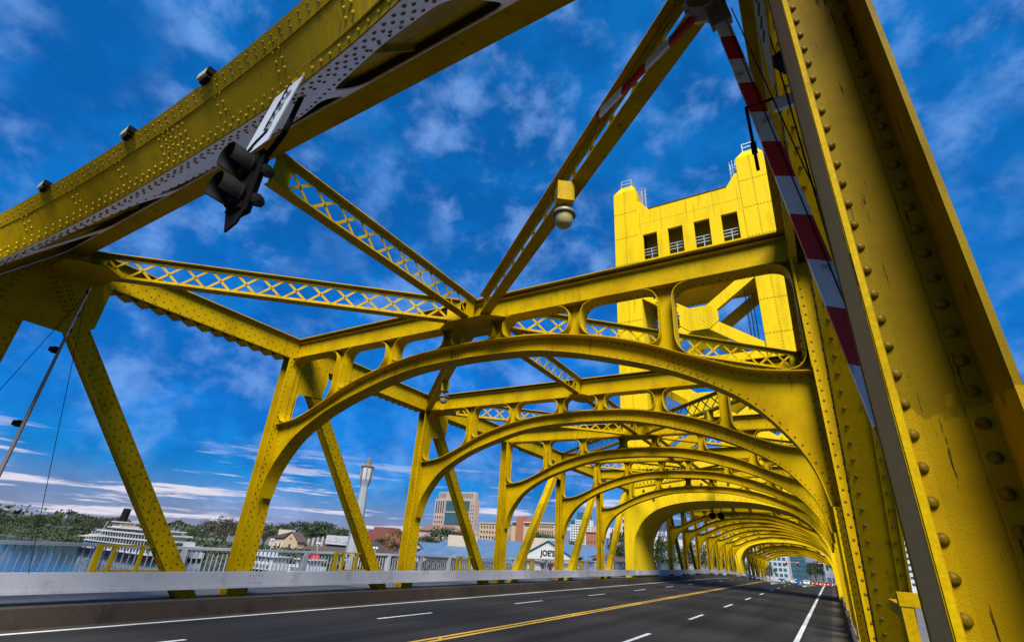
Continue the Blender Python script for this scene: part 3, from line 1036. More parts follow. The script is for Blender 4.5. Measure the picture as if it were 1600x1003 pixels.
# ------------------------------------------------------------------ lift towers
def make_tower(y0, dz, label):
    T = thing('lift_tower', label, 'tower', (7.05, y0 + 2.8, dz - 0.35))
    y1 = y0 + 5.6
    LX = ((-0.60, 1.95), (12.15, 14.70))
    Z = lambda z: z + dz
    # arched base, a deep tunnel over the road
    arch = smooth_tab([(0, 5.88), (1.6, 5.83), (3.0, 5.66), (4.4, 5.30), (5.2, 4.92), (6.0, 4.25), (6.5, 3.45), (6.82, 2.5), (6.86, -0.3)], 4)
    o = [(-7.65, 9.6), (-7.65, -0.3)] + [(-a, b) for a, b in reversed(arch)] + [(a, b) for a, b in arch[1:]] + [(7.65, -0.3), (7.65, 9.6)]
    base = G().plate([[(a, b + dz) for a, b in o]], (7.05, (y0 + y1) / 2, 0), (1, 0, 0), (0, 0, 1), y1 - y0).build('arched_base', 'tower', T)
    r = G()
    for x, z in ((1.2, 6.6), (3.4, 6.9), (5.9, 7.1), (7.9, 7.1), (10.4, 6.9), (12.8, 6.5), (2.0, 5.9)):
        r.lathe([(0.11, 0), (0.11, 0.05), (0.0001, 0.06)], (x, y0 - 0.002, Z(z)), 10, (0, -1, 0))
    r.build('bolt_heads', 'dark', base, kind='stuff')
    r = G()
    for a, b in zip(arch, arch[1:]):
        for sg in (-1, 1):
            r.rivet((7.05 + sg * a[0], y0, Z(a[1] + 0.14)), (0, -1, 0), 0.035)
    for sx in (2.2, 4.6, 7.05, 9.5, 11.9):
        for i in range(14):
            zz_ = 6.3 + i * 0.24
            r.rivet((sx, y0, Z(zz_)), (0, -1, 0), 0.042)
    r.build('rivets', 'rivet', base, kind='stuff')
    G().band([(7.05 - a, y0 - 0.03, Z(b + 0.01)) for a, b in reversed(arch)] + [(7.05 + a, y0 - 0.03, Z(b + 0.01)) for a, b in arch[1:]], (0, 1, 0), 0.06, 0.03).build('arch_trim', 'tower', base)
    # legs: a core and riveted panels on the face towards the road approach
    for (xa, xb) in LX:
        g = G().box((xa, y0 + 0.03, Z(9.6)), (xb, y1, Z(38.4)))
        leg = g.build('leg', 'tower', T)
        rows = [9.6, 12.8, 16.0, 19.2, 22.4, 25.7, 29.0, 32.3, 35.5, 38.4]
        xm = (xa + xb) / 2
        r = G()
        for z0_, z1_ in zip(rows, rows[1:]):
            for a, b in ((xa, xm), (xm, xb)):
                G().box((a + 0.016, y0, Z(z0_ + 0.016)), (b - 0.016, y0 + 0.031, Z(z1_ - 0.016))).build('panel', 'tower', leg)
            n = 9
            for i in range(n):
                r.rivet((xa + 0.15 + (xb - xa - 0.3) * i / (n - 1), y0, Z(z0_ + 0.09)), (0, -1, 0), 0.042)
            for i in range(11):
                r.rivet((xm - 0.07, y0, Z(z0_ + 0.15 + i * 0.28)), (0, -1, 0), 0.042)
        r.build('rivets', 'rivet', leg, kind='stuff')
        # chamfered cap, its railing
        q = [(xa, y0, Z(38.4)), (xb, y0, Z(38.4)), (xb, y1, Z(38.4)), (xa, y1, Z(38.4)),
             (xa + .75, y0 + .5, Z(39.5)), (xb - .5, y0 + .5, Z(39.5)), (xb - .5, y1 - .5, Z(39.5)), (xa + .75, y1 - .5, Z(39.5))]
        if xa > 5:
            q = [(14.70 - (a - 12.15) if False else a, b, c) for a, b, c in q]
        cap = G().add(q, [(0, 1, 5, 4), (1, 2, 6, 5), (2, 3, 7, 6), (3, 0, 4, 7), (4, 5, 6, 7)]).build('leg_cap', 'tower', T)
        g = G()
        cx0, cx1 = xa + 0.8, xb - 0.6
        for zz_ in (40.05, 40.5):
            for p, qq in (((cx0, y0 + .6), (cx1, y0 + .6)), ((cx1, y0 + .6), (cx1, y1 - .6)), ((cx0, y0 + .6), (cx0, y1 - .6)), ((cx0, y1 - .6), (cx1, y1 - .6))):
                g.bar((*p, Z(zz_)), (*qq, Z(zz_)), 0.07, 0.07)
        for x in (cx0, cx1):
            for y in (y0 + .6, (y0 + y1) / 2, y1 - .6):
                g.bar((x, y, Z(39.45)), (x, y, Z(40.5)), 0.07, 0.07)
        g.build('cap_railing', 'galv', cap)
        # caged ladder on the inner side
        lx = xb + 0.35 if xa < 5 else xa - 0.35
        if xa < 5: lx = xb + 0.55
        g = G()
        for dx in (-.22, .22):
            g.bar((lx + dx, y0 + 1.2, Z(35.3)), (lx + dx, y0 + 1.2, Z(38.9)), 0.05, 0.05)
        for i in range(11):
            g.bar((lx - .22, y0 + 1.2, Z(35.5 + i * .32)), (lx + .22, y0 + 1.2, Z(35.5 + i * .32)), 0.04, 0.04)
        for i in range(5):
            pts = [(lx + .38 * math.cos(t), y0 + 1.2 - .62 * math.sin(t), Z(36.6 + i * .55)) for t in [math.pi * k / 8 for k in range(9)]]
            g.tube(pts, 0.025, 4)
        for t in (0.25, 0.5, 0.75):
            g.bar((lx + .38 * math.cos(math.pi * t), y0 + 1.2 - .62 * math.sin(math.pi * t), Z(36.5)), (lx + .38 * math.cos(math.pi * t), y0 + 1.2 - .62 * math.sin(math.pi * t), Z(38.9)), 0.04, 0.04)
        g.build('caged_ladder', 'galv', T)
    # machinery house between the legs
    win = [(2.44, 3.90), (5.0, 6.46), (7.56, 9.04), (10.12, 11.58)]
    outl = [(1.952, 25.7), (12.148, 25.7), (12.148, 36.7), (11.9, 36.7), (11.0, 35.35), (3.2, 35.35), (2.2, 36.7), (1.952, 36.7)]
    for yy, nm in ((y0 + 0.2, 'front_wall'), (y1 - 0.2, 'rear_wall')):
        w = G().plate([[(a, b + dz) for a, b in outl]] + [[(a, 29.1 + dz), (b, 29.1 + dz), (b, 32.2 + dz), (a, 32.2 + dz)] for a, b in win],
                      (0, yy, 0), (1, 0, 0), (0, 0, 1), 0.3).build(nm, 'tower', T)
        if nm == 'front_wall':
            r = G()
            for x in (2.2, 4.45, 7.0, 9.58, 11.85):
                for i in range(12):
                    r.rivet((x, y0 + 0.05, Z(32.4 + i * 0.24)), (0, -1, 0), 0.042)
            for i in range(44):
                r.rivet((2.1 + i * 0.23, y0 + 0.05, Z(33.6)), (0, -1, 0), 0.042)
                r.rivet((2.1 + i * 0.23, y0 + 0.05, Z(27.4)), (0, -1, 0), 0.042)
            r.build('rivets', 'rivet', w, kind='stuff')
            for a, b in win:
                g = G()
                for zz_ in (29.9, 30.25, 30.6):
                    g.bar((a, y0 + 0.5, Z(zz_)), (b, y0 + 0.5, Z(zz_)), 0.06, 0.06)
                g.bar(((a + b) / 2, y0 + 0.5, Z(29.1)), ((a + b) / 2, y0 + 0.5, Z(30.6)), 0.06, 0.06)
                g.build('window_railing', 'galv', w)
                G().box((a - 0.06, y0 + 0.03, Z(29.0)), (b + 0.06, y0 + 0.34, Z(29.099))).build('window_sill', 'tower', w)
    G().box((1.952, y0 + 0.352, Z(25.75)), (12.148, y1 - 0.352, Z(26.1))).build('house_floor', 'tower', T)
    G().box((1.952, y0 + 0.352, Z(34.6)), (12.148, y1 - 0.352, Z(35.0))).build('house_roof', 'tower', T)
    G().box((2.2, y0 + 2.4, Z(26.11)), (11.9, y0 + 3.2, Z(34.59))).build('machinery_bulkhead', 'tower', T)
    G().box((3.2, y0 - 0.02, Z(35.351)), (11.0, y0 + 0.4, Z(35.43))).build('coping', 'dark', T)
    # crossed bracing between the legs, front and rear
    for yy in (y0 + 0.35, y1 - 0.35):
        for za, zb in ((9.6, 17.4), (17.6, 25.7)):
            zc = (za + zb) / 2
            br = G()
            br.bar((1.96, yy, Z(za + 0.3)), (12.14, yy, Z(zb - 0.3)), 0.5, 1.0, (0, 0, 1))
            o2 = br.build('cross_brace', 'tower', T)
            G().bar((1.96, yy + 0.004, Z(zb - 0.3)), (12.14, yy + 0.004, Z(za + 0.3)), 0.46, 0.98, (0, 0, 1)).build('cross_brace', 'tower', T)
            pts = [(-1.7, -.45), (-.9, -1.15), (.9, -1.15), (1.7, -.45), (1.7, .45), (.9, 1.15), (-.9, 1.15), (-1.7, .45)]
            gp = G().plate([pts], (7.05, yy - 0.27, Z(zc)), (1, 0, 0), (0, 0, 1), 0.03).build('brace_gusset', 'tower', T)
            r = G()
            for i in range(-9, 10):
                for j in range(-6, 7):
                    if (i + j) % 2 == 0 and abs(i * .17) < 1.6 - abs(j) * .08 and yy < y0 + 1:
                        r.rivet((7.05 + i * .17, yy - 0.285, Z(zc + j * .17)), (0, -1, 0), 0.042)
            if r.v: r.build('rivets', 'rivet', gp, kind='stuff')
        G().bar((1.96, yy, Z(17.5)), (12.14, yy, Z(17.5)), 0.44, 0.7, (0, 0, 1)).build('cross_strut', 'tower', T)
    # lift cables and guide rails inside
    g = G()
    for x in (2.6, 2.9, 3.2, 10.9, 11.2, 11.5):
        g.tube([(x, y1 - 1.6, Z(9.7)), (x, y1 - 1.6, Z(25.7))], 0.05, 5)
    g.build('lift_cables', 'steel', T, kind='stuff')
    return T


tower = make_tower(40.42, 0.0, 'tall bright yellow lift tower with four windows nearest to the camera')
tower2 = make_tower(99.4, prof(102) - 0.02, 'yellow lift tower standing farther along the bridge beyond the lift span')

# two black warning lights hung under the near tower arch
for x, lab in ((5.55, 'left'), (6.25, 'right')):
    t = thing('warning_light', 'black round warning light under the near tower arch, the %s of two' % lab, 'light', (x, 46.0, 5.2), 'warning lights under the tower arch')
    G().lathe([(0.0001, -0.2), (0.2, -0.2), (0.26, 0), (0.26, 0.3), (0.0001, 0.3)], (x, 46.08, 5.15), 12, (0, -1, 0)).build('housing', 'black', t, True)
    G().bar((x, 46.08, 5.3), (x, 46.08, 5.9), 0.06, 0.06).build('hanger', 'black', t)

# ------------------------------------------------------------------ lift span and far span
def simple_post_mesh():
    t = G(); X = V((1, 0, 0))
    t.box((-0.17, -0.27, -0.3), (-0.15, 0.27, ZB)); t.box((0.15, -0.27, -0.3), (0.17, 0.27, ZB)); t.box((-0.15, -0.012, -0.3), (0.15, 0.012, ZB))
    return t.mesh('post', 'yellow')


PM = simple_post_mesh()


def plain_bar(parent, name, a, b, x, w, d):
    g = G(); a = V((x, *a)); b = V((x, *b)); ax = (b - a).normalized(); n = ax.cross(V((1, 0, 0)))
    c = (a + b) / 2; h = (b - a).length / 2
    g.obox(c + V((w / 2 - 0.01, 0, 0)), ax * h, V((0.01, 0, 0)), n * d / 2)
    g.obox(c - V((w / 2 - 0.01, 0, 0)), ax * h, V((0.01, 0, 0)), n * d / 2)
    g.obox(c, ax * h, V((w / 2 - 0.02, 0, 0)), n * 0.01)
    return g.build(name, 'yellow', parent)


def laced_bar(parent, name, a, b, x, w, d):
    """open built-up bar, crossing flats between four corner angles"""
    g = G(); a = V((x, *a)); b = V((x, *b)); ax = (b - a).normalized(); n = ax.cross(V((1, 0, 0))); Ln = (b - a).length
    X = V((1, 0, 0)); c = (a + b) / 2
    for e in (-1, 1):
        for q in (-1, 1):
            g.obox(c + X * e * (w / 2) + n * q * (d / 2 - 0.03), ax * Ln / 2, X * 0.012, n * 0.035)
    k = int(Ln / 0.34)
    for i in range(k):
        p = a + ax * (i + 0.5) * Ln / k
        for e in (-1, 1):
            for sg in (-1, 1):
                dd = (ax * Ln / k + n * sg * (d - 0.1)).normalized()
                g.obox(p + X * e * (w / 2 + 0.016), dd * 0.28, X * 0.004, dd.cross(X) * 0.035)
    o = g.build(name, 'yellow', parent)
    return o


def back_span(name, label, y0, y1, nb, flip):
    t = thing(name, label, 'bridge span', (7.1, (y0 + y1) / 2, -0.35 + prof((y0 + y1) / 2)))
    b = (y1 - y0) / nb
    xs = ((XI + XO) / 2, (XIR + XOR) / 2)
    inv = parent_inv(t)
    for x in xs:
        laced_bar(t, 'end_post', (y0 + 0.3, 0.0 + prof(y0)), (y0 + b - 0.15, 6.6 + prof(y0 + b)), x, 0.36, 0.62)
        laced_bar(t, 'end_post', (y1 - 0.3, 0.0 + prof(y1)), (y1 - b + 0.15, 6.6 + prof(y1 - b)), x, 0.36, 0.62)
        for k in range(1, nb):
            y = y0 + b * k
            o = link('post', PM, t); o.location = (x, y, prof(y))
            if k < nb - 1:
                m = 1 if k < nb / 2 else -1
                ya, yb = (y, y + b) if m > 0 else (y + b, y)
                if k in (3,) and nb > 7:
                    laced_bar(t, 'diagonal', (ya + (yb - ya) * .06, 6.5 + prof(ya)), (ya + (yb - ya) * .80, 0.0 + prof(yb)), x, 0.34, 0.40)
                else:
                    plain_bar(t, 'diagonal', (ya + (yb - ya) * .06, 6.5 + prof(ya)), (ya + (yb - ya) * .80, 0.0 + prof(yb)), x, 0.33, 0.40)
                g = G().obox((x, y + b / 2, (ZB + ZT) / 2 + (prof(y) + prof(y + b)) / 2), (0.17, 0, 0), (0, b / 2 - 0.003, (prof(y + b) - prof(y)) / 2), (0, 0, 0.315))
                g.build('top_chord', 'yellow', t)
    for k in range(1, nb):
        y = y0 + b * k
        o = sway_frame(t, y, False, prof(y))
    for k in range(1, nb - 1):
        y = y0 + b * k
        lattice_dz = (prof(y) + prof(y + b)) / 2
        if k % 2:
            for xx, sg in ((XI + 0.1, -1), (XIR - 0.1, 1)):
                lattice(t, (XC + sg * 0.35, y + 0.3), (xx, y + b - 0.25), z0 + lattice_dz, z1 + lattice_dz, 0.8, False)
        else:
            for xx, sg in ((XI + 0.1, -1), (XIR - 0.1, 1)):
                lattice(t, (xx, y + 0.25), (XC + sg * 0.35, y + b - 0.3), z0 + lattice_dz, z1 + lattice_dz, 0.8, False)
    return t


back_span('lift_span', 'yellow steel lift span with nested arches between the two towers', 46.3, 99.2, 8, False)
back_span('truss_span', 'yellow steel truss span beyond the second tower at the far end of the bridge', 105.4, 146.0, 6, False)

# ------------------------------------------------------------------ guard beam along the left truss
gb = thing('guard_beam', 'pale grey painted guard beam running along the left truss', 'guard rail', (0.2, 20, 0))
y = -13.4
while y < 180:
    y2 = y + L
    if not (40.0 < y < 45):
        solid_strip(G(), 0.135, 0.30, 0.20, 0.575, y + 0.31 - 0.004, y2 + 0.30 - 0.004, 3.4).build('beam_segment', 'guard', gb)
        solid_strip(G(), 0.302, 0.325, 0.20, 0.262, y + 0.31 - 0.004, y2 + 0.30 - 0.004, 3.4).build('lower_lip', 'guard', gb)
        if -8 < y < 60:
            g = G()
            for dy_ in (0.12, 0.22, 0.40, 0.50):
                for dz_ in (0.31, 0.49):
                    g.rivet((0.30, y + dy_, dz_), (1, 0, 0), 0.016, 8)
            g.build('bolts', 'steel', gb, kind='stuff')
        for yy in (y,):
            G().box((0.112, yy - 0.1 , 0.28 + prof(yy)), (0.134, yy + 0.1, 0.50 + prof(yy))).build('bracket', 'steel', gb)
    else:
        solid_strip(G(), 0.27, 0.40, 0.20, 0.575, y + 0.31 - 0.004, y2 + 0.30 - 0.004, 3.4).build('beam_segment', 'guard', gb)
    y = y2

# ------------------------------------------------------------------ pedestrian railing
RX = -2.6
pr = thing('pedestrian_railing', 'pale painted baluster railing along the outer edge of the left sidewalk', 'railing', (RX, 20, -0.03))
solid_strip(G(), RX - 0.07, RX + 0.07, 0.955, 1.03, -6, 180, 6).build('top_rail', 'rail', pr)
solid_strip(G(), RX - 0.045, RX + 0.045, 0.06, 0.11, -6, 180, 6).build('bottom_rail', 'rail', pr)
bmesh_ = G().box((-0.012, -0.012, 0.11), (0.012, 0.012, 0.955)).mesh('baluster', 'rail')
pmesh_ = G().box((-0.085, -0.085, -0.03), (0.085, 0.085, 0.954)).mesh('rail_post', 'rail')
far = G(); cnt = 0
k = -4
while True:
    y = 2.12 + 2.16 * k
    if y > 178: break
    if y < 60:
        o = link('rail_post', pmesh_, pr); o.location = (RX, y, prof(y))
    else:
        far.box((RX - .085, y - .085, -.03 + prof(y)), (RX + .085, y + .085, .954 + prof(y)))
    for j in range(1, 14):
        yy = y + 2.16 * j / 14
        if yy < 0: continue
        if cnt < 290:
            o = link('baluster', bmesh_, pr); o.location = (RX, yy, prof(yy)); cnt += 1
        elif yy < 110:
            far.box((RX - .012, yy - .012, .11 + prof(yy)), (RX + .012, yy + .012, .955 + prof(yy)))
    k += 1
far.build('far_balusters', 'rail', pr, kind='stuff')

# small yellow rail frames at the foot of the diagonals
names = ['left of the first diagonal from the left', 'left of the second diagonal from the left', 'left of the third diagonal from the left',
         'right of the fourth diagonal from the left', 'right of the fifth diagonal from the left']
for k in range(5):
    if k < 3:
        ya, yb, hinge = 3.27 + 6.68 * k, 4.85 + 6.68 * k, 1
    else:
        ya, yb, hinge = 40.2 - (3.27 + 6.68 * (5 - k)), 40.2 - (4.85 + 6.68 * (5 - k)), -1
    t = thing('rail_frame', 'small yellow rail frame ' + names[k], 'rail frame', (-0.06, (ya + yb) / 2, 0), 'yellow rail frames at the left truss')
    for i, f in enumerate((0.0, 0.19, 0.55, 1.0)):
        yy = ya + (yb - ya) * f
        w = 0.05 if i == 0 else 0.03
        G().box((-0.10, yy - w, 0.24), (-0.02, yy + w, 1.08 if i else 1.12)).build('upright', 'yellow', t)
    G().box((-0.095, min(ya, yb) + 0.052, 1.081), (-0.025, max(ya, yb) - 0.052, 1.12)).build('top_bar', 'yellow', t)
    G().box((-0.085, min(ya, yb) + 0.09, 0.56), (-0.035, max(ya, yb) - 0.09, 0.60)).build('lower_bar', 'yellow', t)
# frame on the right beside the hip post
t = thing('rail_frame', 'yellow steel rail frame standing behind the big hip post on the right', 'rail frame', (14.3, 1.7, 0))
for x in (14.11, 14.40):
    G().box((x, 1.45, 0.001), (x + 0.055, 1.55, 1.45)).build('upright', 'yellow', t)
G().box((14.105, 1.445, 1.451), (14.62, 1.555, 1.52)).build('top_bar', 'yellow', t)
G().box((14.56, 1.46, 0.001), (14.61, 1.54, 1.45)).build('upright', 'yellow', t)
G().box((14.30, 1.9, 0.001), (14.36, 1.96, 1.40)).build('upright', 'yellow', t)
G().box((14.12, 1.56, 1.38), (14.17, 2.4, 1.45)).build('side_bar', 'yellow', t)
# pipe along the right kerb
G().tube([(14.05, -6, 0.16), (14.05, 40, 0.16)], 0.022, 8).build('conduit', 'steel')
tag(bpy.data.objects['conduit'], 'thin grey conduit pipe running along the right curb', 'pipe')
t = thing('bracket', 'small yellow bracket on the right curb at the foot of the first post', 'bracket', (14.0, 6.0, 0.0))
G().box((13.99, 5.9, 0.0), (14.085, 6.2, 0.05)).build('base', 'yellow', t)
G().box((13.99, 5.9, 0.052), (14.05, 6.2, 0.16)).build('plate', 'yellow', t)

# ------------------------------------------------------------------ barrier gates
bg_ = thing('barrier_gate', 'raised red and white striped barrier gate arm folded at its top by the right post', 'barrier gate', (14.32, 0.5, 0))
def arm(p, q, w0, w1, t, cuts, first):
    p = V(p); q = V(q); a = (q - p).normalized(); sd = a.cross(V((0, 1, 0))).normalized()
    for i, (c0, c1) in enumerate(zip(cuts, cuts[1:])):
        A = p + (q - p) * c0; B = p + (q - p) * c1
        wa, wb = w0 + (w1 - w0) * c0, w0 + (w1 - w0) * c1
        dep = V((0, t / 2, 0))
        sl = a * 0.03
        vs = [A - sd * wa / 2 - dep - sl, A + sd * wa / 2 - dep + sl, A + sd * wa / 2 + dep + sl, A - sd * wa / 2 + dep - sl,
              B - sd * wb / 2 - dep - sl, B + sd * wb / 2 - dep + sl, B + sd * wb / 2 + dep + sl, B - sd * wb / 2 + dep - sl]
        G().add(vs, [(0, 3, 2, 1), (4, 5, 6, 7), (0, 1, 5, 4), (1, 2, 6, 5), (2, 3, 7, 6), (3, 0, 4, 7)]).build('stripe', 'red' if (i + first) % 2 == 0 else 'white', bg_)
A0 = (14.30, 0.5, 0.95); A1 = (13.755, 0.5, 5.62)
arm(A0, A1, 0.115, 0.095, 0.05, [0, .06, .13, .20, .27, .338, .41, .475, .545, .61, .675, .735, .80, .857, .915, .955], 1)
G().bar(V(A0) + (V(A1) - V(A0)) * 0.955, A1, 0.15, 0.06, (0, 1, 0)).build('arm_end', 'steel', bg_)
# seam along the arm
dA = (V(A1) - V(A0)).normalized()
G().bar(V(A0) + V((0.03, -0.028, 0)), V(A0) + (V(A1) - V(A0)) * 0.95 + V((0.03, -0.028, 0)), 0.006, 0.004, (0, 1, 0)).build('seam', 'ink', bg_)
g = G().lathe([(0.0001, -0.08), (0.13, -0.08), (0.16, -0.03), (0.16, 0.03), (0.13, 0.08), (0.0001, 0.08)], (13.68, 0.5, 5.74), 16, (0, 1, 0))
g.bar((13.76, 0.5, 5.60), (13.66, 0.5, 5.78), 0.16, 0.13, (0, 1, 0)); g.bar((13.66, 0.5, 5.76), (13.57, 0.5, 5.64), 0.1, 0.1, (0, 1, 0))
g.build('hinge', 'steel', bg_)
arm((13.60, 0.5, 5.645), (12.74, 0.5, 4.95), 0.065, 0.05, 0.035, [0, .26, .50, .74, .97, 1.0], 0)
g = G().tube([(13.99, 0.44, 4.42), (13.83, 0.42, 4.40), (13.83, 0.42, 3.86)], 0.012, 6); g.tube([(13.83, 0.42, 4.08), (13.83, 0.42, 4.0)], 0.02, 6)
g.build('hanging_rod', 'black', bg_)
G().box((13.98, 0.44, 4.32), (14.10, 0.47, 4.42)).build('clamp', 'white', bg_)
G().box((14.12, 0.462, 3.02), (14.2, 0.474, 3.14)).build('reflector', 'sign', bg_)
g = G().box((14.16, 0.56, 0.0), (14.60, 0.96, 1.1)); g.box((14.12, 0.54, 1.101), (14.64, 0.98, 1.16))
g.build('cabinet', 'galv', bg_)
g = G().tube([(14.06, 0.44, 5.0), (14.12, 0.42, 2.2), (14.25, 0.42, 1.3)], 0.005, 4); g.tube([(13.86, 0.46, 5.5), (14.14, 0.40, 3.2), (14.22, 0.4, 2.0)], 0.004, 4)
g.build('cable', 'black', bg_)
# dark mechanism blocks between the gate and the truss
g = G().box((14.12, 0.34, 4.32), (14.40, 0.60, 4.62)); g.box((14.14, 0.40, 2.95), (14.34, 0.55, 3.25)); g.bar((14.10, 0.55, 4.9), (14.32, 0.55, 4.5), 0.1, 0.12)
g.build('drive_block', 'black', bg_)

mast = thing('barrier_gate', 'thin raised gate mast with black lamps and guy wires beside the left truss', 'barrier gate', (0.6, 0.93, 0))
G().tube([(0.6, 0.93, 0.0), (0.6, 0.93, 3.5), (0.6, 0.93, 6.28)], [0.042, 0.034, 0.024], 8).build('mast', 'steel', mast)
G().tube([(0.64, 0.93, 6.25), (0.70, 0.90, 5.05)], 0.022, 8).build('strut', 'galv', mast)
g = G().tube([(0.60, 0.93, 6.25), (0.66, 0.92, 6.12), (0.60, 0.93, 5.9)], 0.02, 6); g.box((0.57, 0.9, 5.55), (0.65, 0.97, 5.62)); g.box((0.57, 0.9, 5.2), (0.65, 0.97, 5.26))
g.build('joint', 'black', mast)
for z in (4.78, 3.22):
    h = G().box((0.42, 0.84, z - 0.06), (0.56, 0.97, z + 0.06)).build('lamp_housing', 'black', mast)
    G().lathe([(0.05, 0), (0.052, 0.05), (0.0001, 0.06)], (0.49, 0.84, z), 10, (0, -1, 0)).build('lens', 'black', h)
for (xa, ya) in ((0.15, -0.3), (0.9, 1.9)):
    G().tube([(0.6, 0.93, 6.1), (xa, ya, 0.6)], 0.006, 4).build('guy_wire', 'black', mast)

# ------------------------------------------------------------------ signal and sign hung from the portal
sg_ = thing('traffic_signal', 'black two-lens traffic signal with tunnel visors hanging from the portal', 'traffic signal', (9.35, -0.55, 4.2))
pts = [(-0.06, -0.56), (0.10, -0.50), (0.17, -0.36), (0.18, 0.36), (0.13, 0.41), (-0.13, 0.41), (-0.18, 0.36), (-0.17, -0.30)]
G().plate([pts], (9.42, -0.50, 4.72), (1, 0, 0), (0, 0, 1), 0.02).build('backplate', 'black', sg_)
G().box((9.30, -0.54, 4.38), (9.54, -0.42, 5.06)).build('housing', 'black', sg_)
for z in (4.90, 4.54):
    v = G()
    n = 20
    vs = []; fs = []
    for i in range(n + 1):
        t = -0.22 * math.pi + (1.44 * math.pi) * i / n
        for r_ in (0.142, 0.134):
            for yy in (-0.54, -0.76):
                vs.append((9.42 + r_ * math.cos(t), yy, z + r_ * math.sin(t)))
    for i in range(n):
        a = 4 * i; b = a + 4
        fs += [(a, a + 1, b + 1, b), (a + 2, b + 2, b + 3, a + 3), (a + 1, a + 3, b + 3, b + 1)]
    v.add(vs, fs)
    vis = v.build('visor', 'black', sg_, True)
    G().lathe([(0.0001, 0.05), (0.09, 0.035), (0.133, 0)], (9.42, -0.541, z), 16, (0, -1, 0)).build('lens', 'black', sg_)
    G().lathe([(0.145, 0.0), (0.152, 0.02), (0.145, 0.035)], (9.42, -0.541, z), 20, (0, -1, 0)).build('visor_ring', 'black', sg_)
    G().lathe([(0.06, 0), (0.075, 0.04), (0.0001, 0.06)], (9.60, -0.44, z - 0.05), 8, (1, 0, 0)).build('hinge', 'black', sg_)
g = G().tube([(9.45, -0.42, 5.13), (9.5, -0.35, 5.5), (9.5, -0.30, 6.1)], 0.03, 8)
g.build('hanger', 'black', sg_)
sn = thing('road_sign', 'white STOP HERE ON RED sign with an arrow beside the hanging signal', 'sign', (9.5, -0.57, 5.1))
bl, br_, tl, tr_ = V((9.19, -0.535, 5.10)), V((9.73, -0.585, 5.09)), V((9.52, -0.565, 5.80)), V((9.98, -0.60, 5.66))
eu = (br_ - bl); ev = (tl - bl)
nn = eu.cross(ev).normalized()
if nn.y > 0: nn = -nn
vs = [bl, br_, br_ + ev, bl + ev]; vs += [q - nn * 0.012 for q in vs]
G().add(vs, [(0, 1, 2, 3), (7, 6, 5, 4), (0, 4, 5, 1), (1, 5, 6, 2), (2, 6, 7, 3), (3, 7, 4, 0)]).build('panel', 'sign', sn)


def text_mesh(txt, size, extrude=0.004, bold=0.0):
    c = bpy.data.curves.new('text', 'FONT')
    c.body = txt; c.size = size; c.extrude = extrude; c.align_x = 'CENTER'; c.align_y = 'CENTER'; c.offset = bold
    o = bpy.data.objects.new('text', c); COL.objects.link(o)
    dg = bpy.context.evaluated_depsgraph_get(); dg.update()
    me = bpy.data.meshes.new_from_object(o.evaluated_get(dg))
    bpy.data.objects.remove(o, do_unlink=True)
    bpy.data.curves.remove(c)
    return me


def put_text(parent, txt, size, centre, ex, ey, mat, name='lettering', bold=0.0, extrude=0.004, sx=1.0):
    me = text_mesh(txt, size, extrude, bold); me.name = name
    me.materials.clear(); me.materials.append(M[mat])
    ex = V(ex).normalized(); ey = V(ey).normalized(); ez = ex.cross(ey).normalized()
    o = link(name, me, parent)
    o.matrix_basis = Matrix(((ex.x * sx, ey.x, ez.x, centre[0]), (ex.y * sx, ey.y, ez.y, centre[1]), (ex.z * sx, ey.z, ez.z, centre[2]), (0, 0, 0, 1)))
    return o


def on_sign(u, v): return bl + eu * u + ev * v + nn * 0.006
for txt, v_, s_ in (('STOP', 0.86, 0.15), ('HERE', 0.69, 0.13), ('ON', 0.54, 0.13), ('RED', 0.38, 0.15)):
    put_text(sn, txt, s_, on_sign(0.5, v_), eu, ev, 'ink', bold=0.004)
g = G()
A = on_sign(0.72, 0.24); B = on_sign(0.30, 0.12)
g.bar(A, B, 0.008, 0.04, ev)
q0, q1, q2 = on_sign(0.14, 0.07), on_sign(0.40, 0.20), on_sign(0.40, 0.04)
g.add([q0, q1, q2, q0 + nn * .004, q1 + nn * .004, q2 + nn * .004], [(0, 2, 1), (3, 4, 5), (0, 1, 4, 3), (1, 2, 5, 4), (2, 0, 3, 5)])
g.build('arrow', 'ink', sn)
G().bar(on_sign(0.6, 1.0), on_sign(0.6, 1.0) + V((0.02, 0.12, 0.5)), 0.03, 0.02).build('hanger', 'yellow', sn)

# flood light boxes along the outer edge of the portal
for i, (x, lab) in enumerate(((8.30, 'nearest to the road centre'), (6.35, 'second from the right'), (4.10, 'third from the right'), (1.28, 'at the left edge of the picture'))):
    zb = BE(x - XC); q = onp(x, zb, OFB - 0.02)
    t = thing('flood_light', 'small pale light box on the portal edge, ' + lab, 'light', (q.x, q.y - 0.05, q.z), 'light boxes on the portal')
    G().obox(q + V((0, -0.03, 0.05)), (0.095, 0, 0), (0, 0.05, 0), (0, 0, 0.045)).build('housing', 'glass_lamp', t)
    G().obox(q + V((0.125, -0.03, 0.05)), (0.028, 0, 0), (0, 0.048, 0), (0, 0, 0.043)).build('end_box', 'black', t)
    G().obox(q + V((0, -0.02, -0.012)), (0.08, 0, 0), (0, 0.025, 0), (0, 0, 0.016)).build('bracket', 'black', t)

